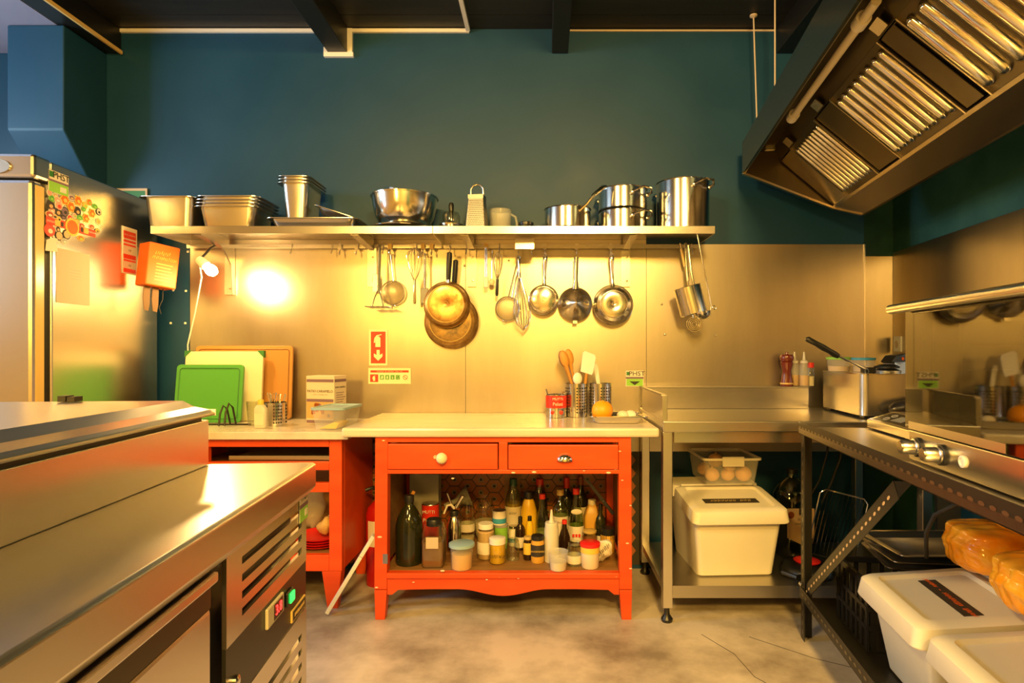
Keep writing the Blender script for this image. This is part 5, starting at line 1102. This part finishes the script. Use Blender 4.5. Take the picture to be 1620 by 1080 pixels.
# oven
o = oven = rthing('convection_oven','countertop convection oven with glass door and two knobs','oven',.085,-.70,.816)
OL, OD, OH = .85, .56, .418
obj('shell', MB().box(.022,OD,-OL,0,.012,.085).box(.022,OD,-OL,0,OH-.02,OH).box(.022,OD,-.03,0,.085,OH-.02).box(.022,OD,-OL,-OL+.03,.085,OH-.02).box(OD-.02,OD,-OL+.03,-.03,.085,OH-.02), M['steel_dull'], o)
obj('lining', MB().box(.06,OD-.022,-OL+.032,-.14,.087,.10).box(.06,OD-.022,-OL+.032,-.14,OH-.05,OH-.022).box(.06,OD-.022,-.14,-.125,.087,OH-.022).box(OD-.04,OD-.022,-OL+.032,-.14,.10,OH-.05), M['steel_dull'], o)
for k in range(4):
    for yy in (-.14,-.16): obj('rack_guide', MB().tube([(.07,yy,.13+.06*k),(OD-.05,yy,.13+.06*k)],.003,6), M['chrome'], o, True)
obj('control_panel', MB().box(.0,.022,-OL,0,.004,.082), M['steel'], o, bevel=.003)
for yy in (-.05,-.165):
    m_ = MB(); m_.M = Matrix.Translation((0,yy,.042)) @ Matrix.Rotation(-PI/2,4,'Y'); m_.lathe([(.026,0),(.026,.006),(.021,.008)],24); kn = obj('knob_collar', m_, M['black'], o, True)
    m_ = MB(); m_.M = Matrix.Translation((-.008,yy,.042)) @ Matrix.Rotation(-PI/2,4,'Y'); m_.lathe([(.0225,0),(.0225,.004),(.019,.006),(.018,.034),(.015,.038),(0,.038)],20); obj('knob', m_, M['steel'], o, True)
m_ = MB(); m_.M = Matrix.Translation((0,-.255,.042)) @ Matrix.Rotation(-PI/2,4,'Y'); m_.lathe([(.014,0),(.014,.004),(.009,.005),(.008,.002),(0,.002)],20); obj('indicator', m_, M['white'], o, True)
dr = obj('door_frame', MB().box(-.006,.018,-.085,0,.088,OH-.01).box(-.006,.018,-OL,-OL+.08,.088,OH-.01).box(-.006,.018,-OL+.08,-.085,.088,.125).box(-.006,.018,-OL+.08,-.085,OH-.045,OH-.01), mk('oven_door_border',(.035,.034,.026),.10), o)
obj('glass_pane', MB().box(-.009,-.0065,-OL,0,.088,OH-.01), M['glass_oven'], dr)
obj('handle', MB().tube([(-.040,.015,OH-.008),(-.040,-OL,OH-.008)],.013,12), M['steel_h'], dr, True)
for yy in (-.01,-.45): obj('handle_mount', MB().box(-.038,-.008,yy-.015,yy+.005,OH-.016,OH-.002), M['black'], dr)
obj('sill', MB().box(-.010,.0,-.42,-.02,.088,.108), M['steel'], dr)
# fryer in the corner
o = thing('deep_fryer','rounded steel counter fryer with black-handled basket in the corner','fryer',(1.335,2.46,.828),R(-5))
fw, fd, fh = .40, .44, .185
obj('body', MB().prism([(x+fw/2,y+fd/2) for x, y in rrect(fw,fd,.03,6)],.012,fh), M['steel'], o, True); obj('feet', MB().box(.02,.06,.02,.06,0,.012).box(fw-.06,fw-.02,.02,.06,0,.012).box(.02,.06,fd-.06,fd-.02,0,.012), M['black'], o)
obj('top_rim', MB().prism([(x+fw/2,y+fd/2) for x, y in rrect(fw+.008,fd+.008,.032,6)],fh,fh+.004), M['chrome'], o)
obj('basket_handle', MB().tube([(-.245,-.05,.335),(-.235,-.05,.333),(-.20,-.045,.315),(-.17,-.04,.298),(-.145,-.036,.285),(-.12,-.03,.27),(-.105,-.028,.262)],[.006,.012,.011,.013,.011,.013,.010],10), M['black'], o, True)
obj('handle_wire', MB().tube([(-.11,-.028,.265),(.02,.01,.205),(.025,.015,.150)],.0035,6).tube([(-.105,-.020,.265),(.035,.02,.205),(.04,.022,.150)],.0035,6), M['chrome'], o, True)
obj('basket_hook', MB().box(.015,.07,.02,.05,.19,.215), M['black'], o, bevel=.005)
FT = .828+fh+.0045
def ftub(label, px, py0, r, h_, lidmat, y, D):
    o = thing('food_tub',label,'tub',(px_(px,D),D,FT)); on_lathe([(0,0),(r*.88,0),(r,h_),(r*1.02,h_)],'plastic_clear',o,'tub'); on_lathe([(r*1.04,h_-.006),(r*1.06,h_+.004),(r*.95,h_+.005),(0,h_+.003)],lidmat,o,'lid'); on_lathe([(0,.002),(r*.85,.002),(r*.9,h_*.4),(0,h_*.4)],'sand',o,'contents')
ftub('round clear tub with green lid on the fryer',1327,0,.052,.062,'lime',0,2.76)
ftub('round clear tub with blue lid on the fryer',1366,0,.048,.060,'blue',0,2.68)
o = thing('pan_lids','stack of small dark pan lids on the fryer','lid',(px_(1397,2.66),2.63,FT)); 
for k in range(2): on_lathe([(0,.0+.018*k),(.055-.006*k,.0+.018*k),(.057-.006*k,.008+.018*k),(.03,.018+.018*k),(0,.018+.018*k)],'black' if k else 'steel_dull',o,'lid')
o = thing('hand_tool','black hand tool with orange button lying on the fryer','tool',(px_(1418,2.68),2.70,FT+.0),R(20)); obj('housing', MB().prism([(-.05,.045),(-.02,.075),(.05,.085),(.06,.05),(.0,.03)],-.03,.03,'y'), M['black'], o, bevel=.004); obj('stand', MB().box(-.03,.05,-.03,.03,0,.045), M['steel_dull'], o); obj('button', MB().ball((.02,-.031,.06),.008,.004,.008,8,6), M['orange_box'], o)
o = thing('black_bottle','black bottle lying behind the induction plate','bottle',(px_(1425,2.36),2.40,.872),(0,R(80),R(-10))); on_lathe([(0,-.02),(.018,-.018),(.030,.0),(.033,.06),(.033,.14),(0,.14)],'kettle',o,'body')
# induction plate
o = rthing('induction_plate','flat induction plate with black touch panel beside the oven','cooker',.245,-.24,.8155)
obj('case', MB().prism([(0,.006),(0,.040),(.10,.072),(.40,.072),(.40,.006)],-.14,.22,'y') if False else MB().prism([(0,.006),(0,.036),(.095,.066),(.40,.066),(.40,.006)],-.30,.22,'y'), M['steel'], o, bevel=.003)
sl = math.atan(.030/.095); m_ = MB(); m_.M = Matrix.Translation((0,0,.036)) @ Matrix.Rotation(-sl,4,'Y'); m_.box(.012,.088,-.28,.195,.0002,.0016); tp = obj('touch_panel', m_, M['led_dark'], o)
for yy, nm in ((.13,'key_pair'),(-.04,'key_pair')):
    m_ = MB(); m_.M = Matrix.Translation((0,0,.036)) @ Matrix.Rotation(-sl,4,'Y')
    for xx in (.035,.065): m_.tube([(xx+.010*math.cos(2*PI*i/12),yy+.015*math.sin(2*PI*i/12),.002) for i in range(12)],.0012,4,True)
    obj(nm, m_, M['label_w'], tp)
m_ = MB(); m_.M = Matrix.Translation((0,0,.036)) @ Matrix.Rotation(-sl,4,'Y'); m_.box(.030,.070,.01,.085,.0016,.0024); obj('display', m_, M['lcd'], tp)
obj('foot', MB().box(.02,.05,-.28,-.25,0,.006).box(.02,.05,.16,.19,0,.006).box(.34,.37,-.28,-.25,0,.006).box(.34,.37,.16,.19,0,.006), M['black'], o)

# ------------------------------------------------------------ extractor hood
HR = -math.atan(.138); HO = Vector((.966,2.85,0)); HM = Matrix.LocRotScale(HO, Euler((0,0,HR)), None)
o = hood = thing('extractor_hood','large steel extractor hood with baffle filters and tube light','extractor hood',tuple(HO),HR)
HL = 3.3
obj('front_lip', MB().prism([(0,1.974),(0,2.125),(.010,2.125),(.010,1.974)],-HL,0,'y'), mk('teal_reflection_hood_skin',(.05,.07,.075),.22,.75), o)  # teal reflection of the wall is put into the lip's colour
obj('lip_inner', MB().box(.010,.013,-HL,-.004,1.974,2.06), M['hood'], o)
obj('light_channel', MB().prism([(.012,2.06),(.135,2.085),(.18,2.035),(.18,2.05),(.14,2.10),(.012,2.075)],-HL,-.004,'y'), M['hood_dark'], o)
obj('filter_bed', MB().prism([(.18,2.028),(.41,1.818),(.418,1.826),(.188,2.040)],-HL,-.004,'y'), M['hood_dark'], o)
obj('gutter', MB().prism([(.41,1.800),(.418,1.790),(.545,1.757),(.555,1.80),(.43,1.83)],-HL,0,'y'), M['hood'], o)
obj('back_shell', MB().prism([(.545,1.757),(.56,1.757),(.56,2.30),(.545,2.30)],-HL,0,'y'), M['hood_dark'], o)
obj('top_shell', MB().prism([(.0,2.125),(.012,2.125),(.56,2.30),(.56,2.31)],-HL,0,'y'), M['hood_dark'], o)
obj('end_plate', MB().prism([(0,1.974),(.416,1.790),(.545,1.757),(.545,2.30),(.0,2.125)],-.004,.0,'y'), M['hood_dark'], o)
obj('end_rim', MB().prism([(0,1.970),(.416,1.786),(.545,1.753),(.545,1.757),(.416,1.796),(0,1.98)],-.018,.002,'y'), M['hood'], o)
def plane_box(m_, y0_, y1_, u0, u1, t0, t1):
    A = Vector((.18,0,2.024)); B = Vector((.41,0,1.812)); d = (B-A); L0 = d.length; d.normalize(); n = Vector((-d.z,0,d.x)); n = -n if n.z > 0 else n
    P = lambda u, y, t: tuple(A+d*u*L0+n*t+Vector((0,y,0)))
    m_.hexa([P(u0,y0_,t0),P(u1,y0_,t0),P(u1,y1_,t0),P(u0,y1_,t0)],[P(u0,y0_,t1),P(u1,y0_,t1),P(u1,y1_,t1),P(u0,y1_,t1)]); return m_
def HYL(D): return -(2.85-D)*1.0095
obj('blank_panel', plane_box(MB(),HYL(2.66),-.02,0,1.05,0,.004), M['hood'], o)
A = Vector((.18,0,2.024)); B = Vector((.41,0,1.812)); dd_ = (B-A); nn = Vector((-dd_.z,0,dd_.x)).normalized(); nn = -nn if nn.z > 0 else nn
for (Da, Db, n) in ((2.63,2.36,9),(2.12,1.78,8),(1.60,1.20,7)):
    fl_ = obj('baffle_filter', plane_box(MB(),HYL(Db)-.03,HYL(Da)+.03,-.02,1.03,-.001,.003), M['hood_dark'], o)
    for k in range(n):
        y = HYL(Da+(Db-Da)*k/(n-1)); rr = .29*(Da-Db)/(n-1)
        pts = []; rad = []
        for t in (0,.02,.06,.5,.94,.98,1.0): pts.append(A+dd_*(.04+.92*t)+nn*.004+Vector((0,y,0))); rad.append(rr*(.15 if t in (0,1) else .7 if t in (.02,.98) else 1))
        obj('baffle', MB().tube(pts,rad,10), M['chrome'], fl_, True)
    obj('frame_edge', plane_box(MB(),HYL(Da)+.026,HYL(Da)+.032,-.02,1.03,.003,.010), M['hood'], fl_); obj('frame_edge', plane_box(MB(),HYL(Db)-.032,HYL(Db)-.026,-.02,1.03,.003,.010), M['hood'], fl_)
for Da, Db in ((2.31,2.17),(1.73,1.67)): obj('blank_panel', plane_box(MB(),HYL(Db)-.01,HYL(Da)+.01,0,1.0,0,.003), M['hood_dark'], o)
for D_ in (2.63,2.24,1.70): obj('filter_clip', plane_box(MB(),HYL(D_)-.03,HYL(D_)+.03,-.16,-.04,.004,.007), M['steel'], o)
tb = obj('tube_light', MB().tube([(.088,HYL(2.30),2.030),(.088,HYL(1.55),2.030)],.013,14), M['label_w'], o, True)
for D_ in (2.32,1.66): 
    m_ = MB(); m_.tube([(.088,HYL(D_)+.012,2.033),(.088,HYL(D_)-.03,2.033)],.021,16); obj('tube_cap', m_, M['white'], o, True)
obj('tube_light', MB().tube([(.088,HYL(1.52),2.030),(.088,HYL(.75),2.030)],.013,14), M['label_w'], o, True)
obj('latch', MB().box(.05,.09,HYL(2.60)-.01,HYL(2.60)+.01,2.00,2.02), M['chrome'], o)
